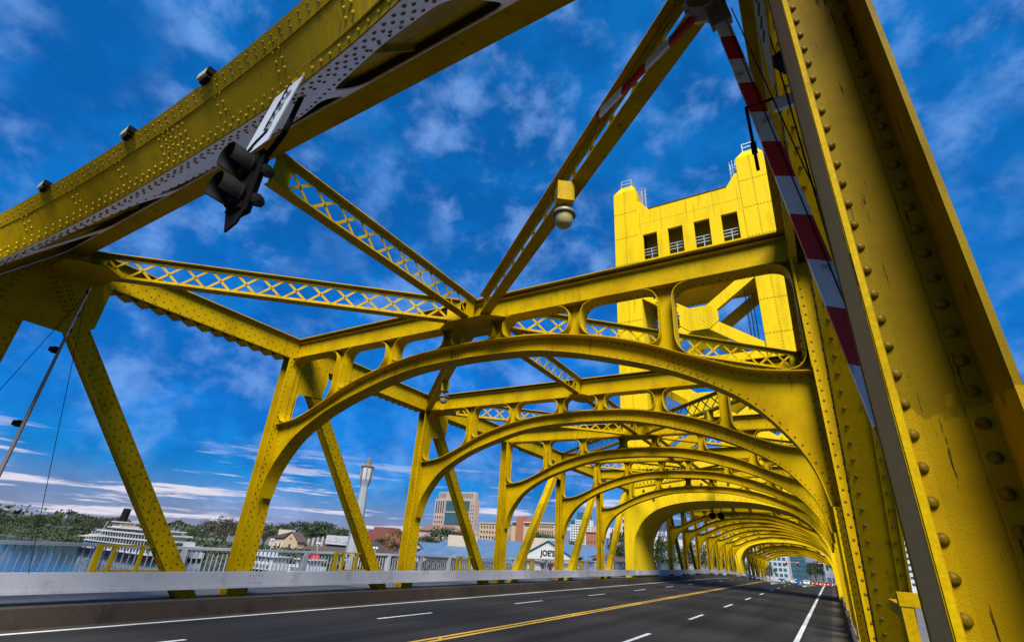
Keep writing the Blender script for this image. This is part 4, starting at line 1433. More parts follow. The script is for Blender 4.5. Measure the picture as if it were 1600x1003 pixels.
# street lamps hung from the overhead bracing
def hang_lamp(x, y, label):
    t = thing('street_lamp', label, 'lamp', (x, y, 5.85), 'lamps hung from the bracing')
    g = G().obox((x, y, 6.44), (0.10, 0.075, 0), (-0.075, 0.10, 0), (0, 0, 0.17)); g.build('ballast_box', 'yellow', t)
    G().tube([(x, y, 6.27), (x, y, 6.13)], 0.035, 8).build('neck', 'steel', t)
    G().lathe([(0.03, 0.13), (0.09, 0.11), (0.155, 0.06), (0.175, 0.0), (0.15, -0.01), (0.14, 0.0)], (x, y, 6.06), 18).build('shade', 'steel', t, True)
    G().lathe([(0.14, 0.0), (0.132, -0.06), (0.115, -0.15), (0.07, -0.19), (0.0001, -0.195)], (x, y, 6.055), 18).build('lens', 'glass_lamp', t, True)
    return t
hang_lamp(11.28, 2.93, 'grey bell-shaped street lamp hanging from the nearest brace over the road')
hang_lamp(3.42, 10.2, 'small grey street lamp hanging by the second left post under the brace')
hang_lamp(10.8, 16.6, 'grey street lamp hanging behind the second arch over the right lanes')
hang_lamp(3.42, 23.6, 'far grey street lamp hanging behind the third arch on the left')


# ------------------------------------------------------------------ river, banks, city ground
M['water'] = material('river_water', (0.012, 0.035, 0.055), 0.10, spec=0.6, bump=0.35, bump_scale=1.2)
M['bank'] = material('river_bank', (0.045, 0.042, 0.022), 0.95, spots=(0.028, 0.036, 0.014), spot_scale=0.25, fine=0.3, fine_scale=2)
M['ground'] = material('city_ground', (0.085, 0.082, 0.078), 0.95, spots=(0.055, 0.062, 0.035), spot_scale=0.03, fine=0.2, fine_scale=0.6)
M['street'] = material('street_asphalt', (0.05, 0.048, 0.05), 0.9, fine=0.2, fine_scale=5)
G().add([(-2500, -400, -9), (2500, -400, -9), (2500, 104, -9), (-2500, 104, -9)], [(0, 1, 2, 3)]).build('river', 'water')
tag(bpy.data.objects['river'], 'blue river water beside and below the bridge', None, kind='structure')
g = G(); xs = [-2500 + i * 10 for i in range(0, 501)]; vs = []; rnd = random.Random(3)
xs = sorted(set([-2500, -1500, -900] + [-600 + i * 6 for i in range(201)] + [900, 1500, 2500]))
for x in xs:
    j = rnd.uniform(-1.2, 1.2)
    vs += [(x, 99 + j, -9.6), (x, 103 + j, -8.0 + rnd.uniform(-.3, .3)), (x, 107 + j * .5, -5.2), (x, 112, -4.25)]
fs = []
for i in range(len(xs) - 1):
    for k in range(3):
        fs.append((i * 4 + k, i * 4 + 4 + k, i * 4 + 5 + k, i * 4 + 1 + k))
g.add(vs, fs).build('river_bank', 'bank')
tag(bpy.data.objects['river_bank'], 'earthy far river bank sloping down to the water', None, kind='structure')
G().add([(-5000, 112, -4.25), (5000, 112, -4.25), (5000, 5000, -4.25), (-5000, 5000, -4.25)], [(0, 1, 2, 3)]).build('ground', 'ground')
tag(bpy.data.objects['ground'], 'flat city ground beyond the river reaching the horizon', None, kind='structure')
G().add([(-3, 184.9, -3.79), (17, 184.9, -3.79), (17, 900, -4.2), (-3, 900, -4.2)], [(0, 1, 2, 3)]).build('street', 'street')
tag(bpy.data.objects['street'], 'city street continuing from the far end of the bridge', None, kind='structure')
# near bank behind and below the camera
g = G().add([(-2500, -60, -9.4), (2500, -60, -9.4), (2500, -30, -4), (-2500, -30, -4), (2500, -400, -4), (-2500, -400, -4)], [(1, 0, 3, 2)])
G().add([(-2500, -400, -2.6), (2500, -400, -2.6), (2500, -34, -2.6), (-2500, -34, -2.6), (2500, -22, -9.3), (-2500, -22, -9.3)], [(0, 1, 2, 3), (3, 2, 4, 5)]).build('near_bank', 'bank')
tag(bpy.data.objects['near_bank'], 'near river bank behind the camera', None, kind='structure')
G().add([(-3, -400, -0.36), (17.2, -400, -0.36), (17.2, -30, -0.36), (-3, -30, -0.36)], [(0, 1, 2, 3)]).build('approach_road', 'street')
tag(bpy.data.objects['approach_road'], 'asphalt approach road behind the camera', None, kind='structure')

# ------------------------------------------------------------------ trees
FOL = {'b': [material('green_foliage', (0.026, 0.044, 0.008), 0.8, spots=(0.055, 0.062, 0.012), spot_scale=0.35, fine=0.35, fine_scale=1.2),
             material('dark_green_foliage', (0.018, 0.032, 0.008), 0.8, spots=(0.036, 0.046, 0.011), spot_scale=0.35, fine=0.35, fine_scale=1.2)],
       'd': [material('olive_foliage', (0.040, 0.044, 0.014), 0.85, spots=(0.060, 0.045, 0.022), spot_scale=0.3, fine=0.35, fine_scale=1.2),
             material('brown_budding_foliage', (0.050, 0.040, 0.020), 0.85, spots=(0.04, 0.046, 0.016), spot_scale=0.3, fine=0.35, fine_scale=1.2)],
       'c': [material('conifer_foliage', (0.014, 0.026, 0.014), 0.85, fine=0.3, fine_scale=1.2)]}
M['bark'] = material('bark', (0.045, 0.034, 0.025), 0.95, fine=0.3, fine_scale=6)


def crown_mesh(kind, seed, mat):
    r = random.Random(seed); g = G(); clumps = []
    if kind == 'c':
        for i in range(26):
            t = i / 25
            for k in range(7):
                a = r.uniform(0, 6.28); rad = (1 - t) * 0.30 * r.uniform(0.45, 1.0)
                clumps.append((V((math.cos(a) * rad, math.sin(a) * rad, 0.12 + t * 0.88)), 0.055 * (1 - t * 0.6), 6))
    else:
        n = 46 if kind == 'b' else 40
        for i in range(n):
            a = r.uniform(0, 6.28); ph = r.uniform(-0.5, 1.45); rr = r.uniform(0.55, 1.0)
            c = V((math.cos(a) * math.cos(ph) * 0.46 * rr, math.sin(a) * math.cos(ph) * 0.46 * rr, 0.56 + math.sin(ph) * 0.40 * rr))
            clumps.append((c, r.uniform(0.09, 0.16) * (1.0 if kind == 'b' else 0.85), 30 if kind == 'b' else 17))
    for c, rad, m in clumps:
        for _ in range(m):
            d = V((r.gauss(0, 1), r.gauss(0, 1), r.gauss(0, 0.8)))
            if d.length < 1e-3: continue
            p = c + d.normalized() * rad * r.uniform(0.4, 1.05)
            s_ = r.uniform(0.016, 0.034) * (1.1 if kind != 'c' else 0.9)
            u = V((r.gauss(0, 1), r.gauss(0, 1), r.gauss(0, 1))).normalized(); w = u.cross(V((r.gauss(0, 1), r.gauss(0, 1), r.gauss(0, 1)))).normalized()
            g.add([p - u * s_, p + w * s_ * .7, p + u * s_, p - w * s_ * .7], [(0, 1, 2, 3)])
    return g.mesh('crown', mat)


def trunk_mesh(kind, seed):
    r = random.Random(seed + 50); g = G()
    if kind == 'c':
        g.tube([(0, 0, -0.02), (0, 0, 0.9)], [0.022, 0.004], 6)
    else:
        g.tube([(0, 0, -0.03), (0.01, 0, 0.2), (0.0, 0.01, 0.45)], [0.034, 0.024, 0.016], 7)
        for i in range(7):
            a = i * 0.9 + r.uniform(0, .5); h = r.uniform(0.26, 0.46)
            e = V((math.cos(a) * r.uniform(.2, .36), math.sin(a) * r.uniform(.2, .36), h + r.uniform(.18, .36)))
            g.tube([(0, 0, h - 0.06), (e.x * .45, e.y * .45, h + (e.z - h) * .55), e], [0.014, 0.009, 0.003], 5)
    return g.mesh('trunk', 'bark')


CROWN = {}
for kind in 'bdc':
    CROWN[kind] = [(crown_mesh(kind, 11 * i + ord(kind), FOL[kind][i % len(FOL[kind])]), trunk_mesh(kind, i)) for i in range(4 if kind != 'c' else 2)]
TREES = [
    (-385.2, 110, -1.6, 40, 'b'), (-386.5, 118, 0.9, 36, 'b'), (-385.1, 122, 3.0, 20, 'c'), (-336.4, 112, 1.6, 36, 'b'), (-351.3, 120, 3.2, 15, 'c'),
    (-348.3, 124, 4.6, 15, 'c'), (-296.8, 112, 0.9, 38, 'b'), (-323.1, 126, 5.2, 40, 'd'), (-295.4, 122, 3.4, 27, 'd'), (-279.3, 125, 2.3, 25, 'b'),
    (-258.0, 116, 0.4, 24, 'b'), (-236.0, 122, 0.6, 20, 'b'),
    (-247.0, 140, 2.6, 12, 'c'), (-243.0, 142, 2.9, 11, 'c'), (-200.9, 118, -0.2, 14, 'b'), (-208.3, 128, 4.8, 25, 'd'), (-199.4, 130, 5.6, 20, 'd'), (-180.6, 125, 3.9, 17, 'd'),
    (-181.3, 132, 3.9, 13, 'd'), (-195.0, 150, 6.6, 17, 'b'), (-176.0, 145, 6.2, 23, 'b'), (-169.6, 150, 5.6, 20, 'b'), (-158.6, 150, 4.2, 14, 'b'),
    (-143.1, 160, 1.8, 12, 'b'), (-134.9, 160, 4.8, 12, 'd'), (-112.1, 150, 4.0, 13, 'b'), (-112.4, 160, 7.4, 16, 'b'), (-106.4, 165, 7.2, 13, 'd'),
    (-111.7, 200, 6.6, 8, 'b'), (-101.8, 220, 8.7, 14, 'b'), (-97.9, 225, 8.5, 11, 'b'), (-85.4, 220, 6.5, 7, 'b'), (-39.5, 150, 10.6, 8, 'b'),
    (-36.0, 145, 6.0, 9, 'b'), (-31.0, 138, 2.6, 8, 'b'), (-26.0, 150, 7.0, 9, 'b'), (-20.0, 158, 8.0, 9, 'd'), (-15.5, 165, 7.5, 9, 'b'), (-12.0, 172, 7.0, 9, 'b')]
WHERE = ['far left on the bank', 'left of the steamboat', 'behind the steamboat', 'left of the first post', 'right of the first post',
         'behind the pump house', 'left of the lantern tower', 'behind the brick roofs', 'below the stone tower', 'among the far buildings', 'beside the lift tower']
LOOK = {'b': 'round leafy green tree', 'd': 'loose olive brown tree', 'c': 'dark pointed conifer'}
def where(x, y):
    a = math.degrees(math.atan2(13.8 - x, y + 2.3))
    for lim, w in ((73.0, 0), (70.0, 1), (62.5, 2), (58.5, 3), (55, 4), (49.5, 5), (47.0, 6), (40.5, 7), (34, 8), (21.5, 9), (-90, 10)):
        if a > lim: return WHERE[w]
seen = {}
rt = random.Random(5)
SIZE = ['tall ', 'mid-sized ', 'short ', 'shortest ']
info = []
for (x, y, zt, w, kind) in TREES:
    h = zt + 4.3
    n_ = max(1, int(round(w / (1.25 * h)))) if kind != 'c' else 1
    for i in range(n_):
        t_ = (x + (i - (n_ - 1) / 2) * w / n_ + (rt.uniform(-1, 1) if n_ > 1 else 0), y + (rt.uniform(-4, 6) if n_ > 1 else 0),
              zt + rt.uniform(-2.2, 1.0), min(w, 1.35 * h), kind)
        info.append((t_, LOOK[kind] + ' ' + where(t_[0], t_[1])))
groups = {}
for t_, lb in info:
    groups.setdefault(lb, []).append(t_)
for lb, lst in groups.items():
    lst.sort(key=lambda q: math.atan2(q[0] - 13.8, q[1] + 2.3))
    for n_, (x, y, zt, w, kind) in enumerate(lst):
        base = -4.3 if y >= 112 else -5.0
        h = zt - base
        cm, tm = CROWN[kind][rt.randrange(len(CROWN[kind]))]
        label = lb if len(lst) == 1 else lb + ', ' + ('%s of %d from the left' % (['first', 'second', 'third', 'fourth', 'fifth', 'sixth', 'seventh', 'eighth', 'ninth', 'tenth', 'eleventh', 'twelfth', 'thirteenth', 'fourteenth', 'fifteenth', 'sixteenth', 'seventeenth', 'eighteenth'][n_], len(lst)))
        t = thing('conifer_tree' if kind == 'c' else 'leafy_tree', label, 'tree', (x, y, base), 'trees along the far bank')
        t.rotation_euler = (0, 0, rt.uniform(0, 6.28))
        wx = (w if kind != 'c' else w * 0.5) / (0.95 if kind != 'c' else 0.6)
        wx = min(wx, h * (1.5 if kind != 'c' else 0.8))
        t.scale = (wx, wx, h)
        for nm, me in (('trunk', tm), ('crown', cm)):
            o = bpy.data.objects.new(nm, me); COL.objects.link(o); o.parent = t

# low planting and undergrowth that hides the foot of the bank
g = G(); r_ = random.Random(9)
for i in range(15000):
    x = -450 + r_.random() ** 1.3 * 430; y = r_.uniform(100.5, 114); z = -4.4 - max(0, (110 - y)) * 0.48 + r_.uniform(0, 1.3)
    s_ = r_.uniform(.25, .6); u = V((r_.gauss(0, 1), r_.gauss(0, 1), r_.gauss(0, 1))).normalized(); w = u.cross(V((r_.gauss(0, 1), r_.gauss(0, 1), r_.gauss(0, 1)))).normalized()
    p = V((x, y, z))
    g.add([p - u * s_, p + w * s_, p + u * s_, p - w * s_], [(0, 1, 2, 3)])
o = g.build('undergrowth', FOL['b'][1]); tag(o, 'low green undergrowth along the far river bank', 'undergrowth', kind='stuff')

# far-off woods that close the horizon
g = G(); r_ = random.Random(21)
for i in range(9000):
    a = R(r_.uniform(3, 82)); d = r_.uniform(480, 620)
    hh = 6.5 + 2.5 * math.sin(a * 37) + 2.0 * math.sin(a * 91 + 1) + 1.2 * math.sin(a * 173)
    p = V((13.8 - math.sin(a) * d, math.cos(a) * d, -4.5 + hh * r_.random() ** 0.7))
    if p.y < 118: p.y = 118 + r_.uniform(0, 30)
    s_ = r_.uniform(.6, 1.7); u = V((r_.gauss(0, 1), r_.gauss(0, 1), r_.gauss(0, 1))).normalized(); w = u.cross(V((r_.gauss(0, 1), r_.gauss(0, 1), r_.gauss(0, 1)))).normalized()
    g.add([p - u * s_, p + w * s_, p + u * s_, p - w * s_], [(0, 1, 2, 3)])
o = g.build('distant_woods', FOL['b'][1]); tag(o, 'far belt of dark trees along the horizon', 'woods', kind='stuff')

# ------------------------------------------------------------------ buildings
M['stone'] = material('pink_stone', (0.30, 0.215, 0.18), 0.8, fine=0.08, fine_scale=0.8, spots=(0.34, 0.25, 0.21), spot_scale=0.08)
M['beige'] = material('beige_render', (0.36, 0.25, 0.16), 0.85, fine=0.06, fine_scale=0.8)
M['cream'] = material('cream_render', (0.40, 0.33, 0.25), 0.85, fine=0.06, fine_scale=1)
M['brickred'] = material('red_brick', (0.26, 0.085, 0.045), 0.85, fine=0.12, fine_scale=1.5)
M['darkred'] = material('dark_red_brick', (0.14, 0.045, 0.035), 0.85, fine=0.12, fine_scale=1.5)
M['pane'] = material('window_glass', (0.03, 0.045, 0.06), 0.12, spec=0.7)
M['tealglass'] = material('teal_glass', (0.025, 0.085, 0.11), 0.15, spec=0.7, fine=0.2, fine_scale=0.15)
M['bluemetal'] = material('blue_grey_metal_roof', (0.085, 0.15, 0.25), 0.45, metal=0.2, fine=0.08, fine_scale=0.6, spots=(0.07, 0.12, 0.20), spot_scale=0.3)
M['offwhite'] = material('off_white_render', (0.44, 0.43, 0.42), 0.8, fine=0.06, fine_scale=1, spots=(0.46, 0.43, 0.40), spot_scale=0.6)
M['roofbrown'] = material('brown_shingle_roof', (0.055, 0.036, 0.028), 0.9, fine=0.2, fine_scale=2)
M['rooftile'] = material('red_brown_roof', (0.15, 0.07, 0.05), 0.9, fine=0.15, fine_scale=2)
M['boatwhite'] = material('white_boat_paint', (0.36, 0.36, 0.38), 0.5, fine=0.15, fine_scale=1.2, spots=(0.27, 0.26, 0.26), spot_scale=0.5)
M['cranepaint'] = material('faded_crane_paint', (0.30, 0.17, 0.17), 0.6)
M['redpaint'] = material('red_paint', (0.42, 0.03, 0.025), 0.5)
M['sandwhite'] = material('pale_concrete_tower', (0.20, 0.205, 0.23), 0.7, fine=0.06, fine_scale=0.6)
M['bronze'] = material('bronze_lantern', (0.16, 0.11, 0.06), 0.5, metal=0.3, fine=0.15, fine_scale=1)
M['lantern_pane'] = material('lantern_glass', (0.30, 0.33, 0.36), 0.3, fine=0.1, fine_scale=0.8)


def facade(parent, x0, x1, y, z0, z1, nx, nz, fx=0.5, fz=0.55, mat='pane', name='window'):
    """windows set into a wall that faces the river: each a shallow frame and pane"""
    w = (x1 - x0) / nx; h = (z1 - z0) / nz
    me = G().box((-w * fx / 2, -0.05, -h * fz / 2), (w * fx / 2, 0.18, h * fz / 2)).mesh(name, mat)
    for i in range(nx):
        for k in range(nz):
            o = link(name, me, parent); o.location = (x0 + w * (i + .5), y, z0 + h * (k + .5))


def block(name, label, x0, x1, y0, y1, z1, mat, cat='building', z0=-4.25):
    t = thing(name, label, cat, ((x0 + x1) / 2, (y0 + y1) / 2, z0))
    G().box((x0, y0, z0), (x1, y1, z1)).build('wall', mat, t)
    return t


# tall stone tower with a glass bay
t = block('office_tower', 'tall pink stone office tower with a dark glass bay in its front', -257, -217, 330, 336, 33.5, 'stone')
G().box((-255.2, 331.5, 33.5), (-219, 335.5, 39.2)).build('upper_storey', 'stone', t)
bay = G().box((-245.6, 329.6, 14.8), (-222.4, 330.2, 32.2)).build('glass_bay', 'tealglass', t)
for i in range(9):
    x = -245.6 + 23.2 * (i + .5) / 9
    G().box((x - .14, 329.4, 14.8), (x + .14, 329.65, 32.2)).build('mullion', 'pane', bay)
G().box((-245.8, 329.3, 23.4), (-222.2, 329.7, 24.3)).build('transom', 'stone', bay)
facade(t, -256.4, -247.2, 330, 22.5, 32.5, 4, 1, 0.55, 0.92)
facade(t, -256.4, -247.2, 330, 4, 21.5, 4, 5, 0.5, 0.5)
facade(t, -254.8, -247.6, 331.5, 34.0, 38.6, 5, 1, 0.4, 0.8)
facade(t, -233, -221, 331.5, 34.0, 38.6, 8, 1, 0.4, 0.8)
facade(t, -221.6, -217.6, 330, 8, 30, 2, 8, 0.4, 0.5)
G().box((-217, 332, -4.25), (-211, 336, 11)).build('side_wing', 'stone', t)
t = block('hall', 'low building with a red brown hipped roof below the stone tower', -243, -212, 296, 312, 8.8, 'stone')
G().add([(-244.5, 295, 8.81), (-210.5, 295, 8.81), (-210.5, 313, 8.81), (-244.5, 313, 8.81), (-237, 304, 13.0), (-218, 304, 13.0)], [(0, 1, 5, 4), (1, 2, 5), (2, 3, 4, 5), (3, 0, 4)]).build('roof', 'rooftile', t)
G().box((-224.6, 299, 11), (-223.8, 300, 14.3)).build('chimney', 'stone', t)
t = block('apartment_block', 'beige apartment block with rows of small windows beside the third post', -211.5, -186, 330, 335, 16.5, 'beige')
facade(t, -210.8, -190, 330, 2, 15.8, 8, 4, 0.5, 0.5)
G().box((-212, 329.4, 16.5), (-185.5, 335.5, 17.1)).build('cornice', 'cream', t)
t = block('hotel', 'wide beige hotel with a red brown stair tower', -177.2, -143.5, 320, 326, 17.6, 'beige')
G().box((-172.6, 318.6, -4.25), (-167.6, 325, 21.6)).build('stair_tower', 'brickred', t)
G().box((-167.6, 322, 17.6), (-160, 325.5, 20.6)).build('penthouse', 'brickred', t)
facade(t, -177, -173, 320, 15.2, 17.2, 1, 1, 0.85, 0.8)
facade(t, -167.2, -162.6, 320, 15.2, 17.2, 1, 1, 0.8, 0.8)
facade(t, -160, -144.2, 320, 14.2, 17.0, 12, 1, 0.6, 0.6)
facade(t, -160, -144.2, 320, 4.0, 13.6, 12, 1, 0.5, 0.95)
G().box((-177.5, 319.4, 17.6), (-143.2, 326.3, 18.3)).build('cornice', 'cream', t)
t = block('office_tower', 'white gridded office tower with a glass crown behind the fourth diagonal', -168, -150, 400, 406, 25.5, 'offwhite')
facade(t, -167.6, -150.4, 400, 2, 25.0, 8, 12, 0.62, 0.5)
G().box((-163.5, 403, 25.5), (-151.2, 405.5, 31.5)).build('glass_crown', 'tealglass', t)
G().box((-168, 399.6, 22.6), (-163.5, 400, 25.4)).build('glass_corner', 'tealglass', t)
G().box((-150, 401, -4.25), (-143, 406, 21)).build('side_wing', 'stone', t)
t = block('warehouse', 'small red brick block right of the blue roofed restaurant', -112.5, -105.5, 300, 303, 12.4, 'brickred')
G().box((-112.8, 299.6, 12.4), (-105.2, 303.4, 12.9)).build('parapet', 'darkred', t)
facade(t, -112, -106, 300, 2, 9, 3, 2, 0.3, 0.4)
t = block('brick_building', 'dark red brick building with a stepped roof right of the lantern tower', -240.5, -228, 250, 262, 8.2, 'darkred')
G().box((-248, 251, -4.25), (-240.5, 262, 5.2)).build('low_wing', 'darkred', t)
G().box((-228, 249, -4.25), (-217, 262, 4.6)).build('long_wing', 'brickred', t)
for i in range(4): G().box((-247 + i * 1.7, 252, 5.2), (-246 + i * 1.7, 253, 6.4)).build('roof_vent', 'darkred', t)
t = block('shop_building', 'small red and white shop front beside the second diagonal', -246, -240.5, 240, 249, 1.8, 'redpaint')
facade(t, -245.8, -240.7, 240, -3, 0.8, 3, 1, 0.7, 0.8, 'boatwhite', 'panel')
t = block('apartment_block', 'tall cream apartment block with windows left of the lift tower', -64.8, -50, 222, 228, 19.5, 'cream')
facade(t, -64.5, -50.5, 222, 0, 19, 9, 7, 0.45, 0.5)
t = block('office_block', 'white office block seen through the gap beside the right post', 31, 52, 200, 225, 31, 'offwhite')
facade(t, 31.5, 51.5, 200, -2, 19, 12, 12, 0.6, 0.4)
G().box((30.6, 199.5, 20.4), (52.4, 225.4, 23.2)).build('teal_band', 'tealglass', t)
# construction cranes
for (x, y, zt, lab) in ((-181.4, 420, 31, 'thin red lattice crane mast behind the fourth post'), (-168.1, 425, 46, 'tall red lattice crane mast over the white office tower')):
    t = thing('tower_crane', lab, 'crane', (x, y, -4.25))
    g = G()
    for a in (-.8, .8):
        for b in (-.8, .8):
            g.bar((x + a, y + b, -4.2), (x + a, y + b, zt), 0.22, 0.22)
    z = -4
    while z < zt - 2:
        g.bar((x - .8, y - .8, z), (x + .8, y - .8, z + 2), 0.15, 0.15); g.bar((x + .8, y - .8, z), (x - .8, y - .8, z + 2), 0.15, 0.15); z += 2
    g.build('mast', 'cranepaint', t)
    G().bar((x - 3, y, zt), (x + 9, y, zt + 2), 0.35, 0.35).build('jib', 'cranepaint', t)

# riverside restaurant with a blue metal roof
t = thing('restaurant', "long riverside restaurant with a blue grey roof and a white JOE'S gable", 'restaurant', (-62, 126, -4.25))
G().box((-87, 120.5, -8), (-36.5, 137, -1.2)).build('wall', 'offwhite', t)
rf = G().add([(-91.5, 118.6, -2.2), (-33.4, 118.6, -2.2), (-35.5, 129, 3.2), (-84.8, 129, 3.2), (-33.4, 139, -2.2), (-91.5, 139, -2.2)],
             [(0, 1, 2, 3), (2, 4, 5, 3), (1, 4, 2), (0, 3, 5)]).build('roof', 'bluemetal', t)
g = G()
for i in range(44):
    x = -87 + i * 1.2
    if not (-53 < x < -40):
        f = 1.0
        g.bar((x, 118.9, -2.0), (x, 128.8, 3.12), 0.06, 0.08)
g.build('roof_seams', 'bluemetal', rf, kind='stuff')
G().box((-83, 124.4, 0.3), (-73.8, 126.5, 3.75)).build('roof_screen', 'cream', rf)
G().box((-57.5, 124.4, 0.6), (-46.8, 126.8, 4.3)).build('roof_screen', 'cream', rf)
gab = G().plate([[(-51.8, -8), (-40.0, -8), (-40.0, 0.5), (-45.9, 3.35), (-51.8, 0.5)]], (0, 117.2, 0), (1, 0, 0), (0, 0, 1), 0.4).build('gable_wall', 'offwhite', t)
g = G()
for sg in (-1, 1):
    vs = [(-45.9, 116.6, 3.75), (-45.9 + sg * 6.6, 116.6, 0.5), (-45.9 + sg * 6.6, 126, 0.5), (-45.9, 126, 3.75)]
    vs += [(a, b, c - 0.22) for a, b, c in vs]
    g.add(vs, [(0, 1, 2, 3), (7, 6, 5, 4), (0, 4, 5, 1), (1, 5, 6, 2), (2, 6, 7, 3), (3, 7, 4, 0)])
g.build('gable_roof', 'bluemetal', t)
put_text(gab, "JOE'S", 1.75, (-46.1, 116.96, 0.72), (1, 0, 0), (0, 0, 1), 'ink', bold=0.05, extrude=0.03)
put_text(gab, "CRAB SHACK", 0.55, (-43.4, 116.96, -0.62), (1, 0, 0), (0, 0, 1), 'yellow_line', bold=0.015, extrude=0.02)
G().box((-51.8, 116.4, -1.4), (-37, 117.0, -1.15)).build('awning', 'ink', gab)
facade(t, -86, -53, 120.5, -6.5, -2.6, 14, 1, 0.55, 0.6)
# crowd terrace to the right
t = thing('terrace', 'dark red open terrace at the right end of the restaurant', 'terrace', (-33, 122, -4.25))
G().box((-36.4, 119, -8), (-28, 128, -2.4)).build('deck', 'darkred', t)
G().add([(-36.3, 118, 0.6), (-28, 118, -0.4), (-28, 128, 0.6), (-36.3, 128, 1.6)], [(0, 1, 2, 3)]).build('awning', 'roofbrown', t)
for i in range(5): G().box((-36 + i * 1.9, 118.1, -2.4), (-35.8 + i * 1.9, 118.3, 0.1)).build('post', 'roofbrown', t)

# dark roofed cafe with its sign
t = thing('cafe', 'dark roofed riverside cafe with a white RIO CITY CAFE roof sign', 'cafe', (-126, 124, -4.25))
G().box((-144, 118, -8), (-111, 134, -3.4)).build('wall', 'roofbrown', t)
G().add([(-146, 116.5, -3.6), (-109.5, 116.5, -3.6), (-112, 125, 0.4), (-143, 125, 0.4), (-109.5, 135, -3.6), (-146, 135, -3.6)], [(0, 1, 2, 3), (2, 4, 5, 3), (1, 4, 2), (0, 3, 5)]).build('roof', 'roofbrown', t)
sb = G().box((-130.2, 119.6, -1.2), (-117.6, 119.9, 1.5)).build('sign_board', 'guard', t)
put_text(sb, 'RIO CITY CAFE', 1.75, (-123.9, 119.55, 0.15), (1, 0, 0), (0, 0, 1), 'boatwhite', bold=0.04, extrude=0.05, sx=0.92)
for i in range(4):
    G().box((-139 + i * 2.3, 119.5, -2.1), (-138.6 + i * 2.3, 119.9, 0.0 + i * .3)).build('roof_vent', 'boatwhite', t)
facade(t, -143, -112, 118, -7.5, -4, 12, 1, 0.5, 0.6, 'warm_light' if False else 'pane')
# pump house
t = thing('pump_house', 'small cream pump house with a gabled roof on the bank', 'pump house', (-147, 118, -5.2))
G().box((-153.6, 115.2, -8), (-145.8, 118.5, -0.5)).build('wall', 'cream', t)
G().plate([[(-145.7, -8), (-138.8, -8), (-138.8, -1.2), (-142.3, 1.5), (-145.7, -0.6)]], (0, 115.5, 0), (1, 0, 0), (0, 0, 1), 0.6).build('gable_wall', 'beige', t)
G().box((-145.7, 115.9, -8), (-138.8, 118.5, -1.3)).build('wing_wall', 'beige', t)
G().add([(-154.4, 114.6, -0.55), (-145.6, 114.6, -0.3), (-142.3, 114.9, 1.75), (-142.3, 118.9, 1.75), (-154.4, 118.9, -0.4), (-138.0, 114.9, -1.15), (-138.0, 118.9, -1.15), (-148, 117.4, 1.0)],
        [(0, 1, 2, 7), (2, 3, 7), (0, 7, 4), (7, 3, 4), (2, 5, 6, 3)]).build('roof', 'roofbrown', t)
G().box((-151.2, 116.2, -0.4), (-144.8, 118.2, 2.25)).build('roof_tank', 'cream', t)
facade(t, -153, -146.4, 115.2, -4.2, -1.2, 3, 1, 0.22, 0.5)
facade(t, -143.6, -141.0, 115.2, -4.4, -1.8, 1, 1, 0.4, 0.8); facade(t, -142.9, -141.7, 115.2, -0.9, 0.1, 1, 1, 0.6, 0.6)

# lantern tower on the river bank
t = thing('lantern_tower', 'tall white octagonal tower with a glazed lantern on top by the river', 'tower', (-106.4, 110, -8))
def octo(prof_, mat, name, par, c=(-106.4, 110)):
    return G().lathe(prof_, (c[0], c[1], 0), 8).build(name, mat, par)
octo([(2.3, -9), (2.2, -3), (1.8, 3), (1.35, 12), (1.15, 15.6)], 'sandwhite', 'shaft', t)
octo([(1.15, 15.6), (1.25, 16.2), (1.65, 17.4), (1.7, 17.7)], 'sandwhite', 'corbel', t)
lan = octo([(1.65, 17.7), (1.72, 18.0), (1.85, 21.2), (1.75, 21.3)], 'lantern_pane', 'lantern', t)
g = G()
for i in range(8):
    a = 2 * math.pi * i / 8
    ref = V((0, 0, 1)).cross(V((1, 0, 0)))
    ax = V((0, 0, 1)); aa = ax.cross(V((1, 0, 0))).normalized(); bb = ax.cross(aa)
    p = aa * math.cos(a) * 1.74 + bb * math.sin(a) * 1.74
    q = p * 1.07
    g.bar((-106.4 + p.x, 110 + p.y, 17.6), (-106.4 + q.x, 110 + q.y, 21.4), 0.28, 0.28)
g.build('glazing_bars', 'bronze', lan)
octo([(2.0, 21.3), (2.15, 21.6), (1.2, 22.0), (0.95, 22.3), (0.8, 22.8), (0.85, 23.0), (0.5, 23.4), (0.45, 23.9), (0.1, 24.4), (0.06, 26.6), (0.0001, 27.4)], 'bronze', 'cap', t)

# ------------------------------------------------------------------ boats
t = thing('steamboat', 'large white paddle steamboat with a black funnel moored at the far bank', 'boat', (-180, 86, -9))
def deckpl(x0, x1, bow, y0, y1, z0, z1, mat, name):
    pts = [(x0 - bow, (y0 + y1) / 2), (x0 - bow * .55, y0 + (y1 - y0) * .2), (x0 + 1.5, y0), (x1, y0), (x1, y1), (x0 + 1.5, y1), (x0 - bow * .55, y1 - (y1 - y0) * .2)]
    return G().plate([pts], (0, 0, (z0 + z1) / 2), (1, 0, 0), (0, 1, 0), z1 - z0).build(name, mat, t)
deckpl(-209, -160, 7, 81, 93, -9.3, -7.4, 'ink', 'hull')
deckpl(-207.5, -160.5, 6, 81.3, 92.7, -7.4, -5.15, 'boatwhite', 'main_deck')
deckpl(-207, -160, 6.5, 80.6, 93.4, -5.15, -4.95, 'boatwhite', 'deck_edge')
deckpl(-200, -162, 2, 83, 91, -4.95, -3.6, 'cream', 'cabin'); deckpl(-205, -160, 6.5, 80.8, 93.2, -3.6, -3.2, 'boatwhite', 'deck_edge')
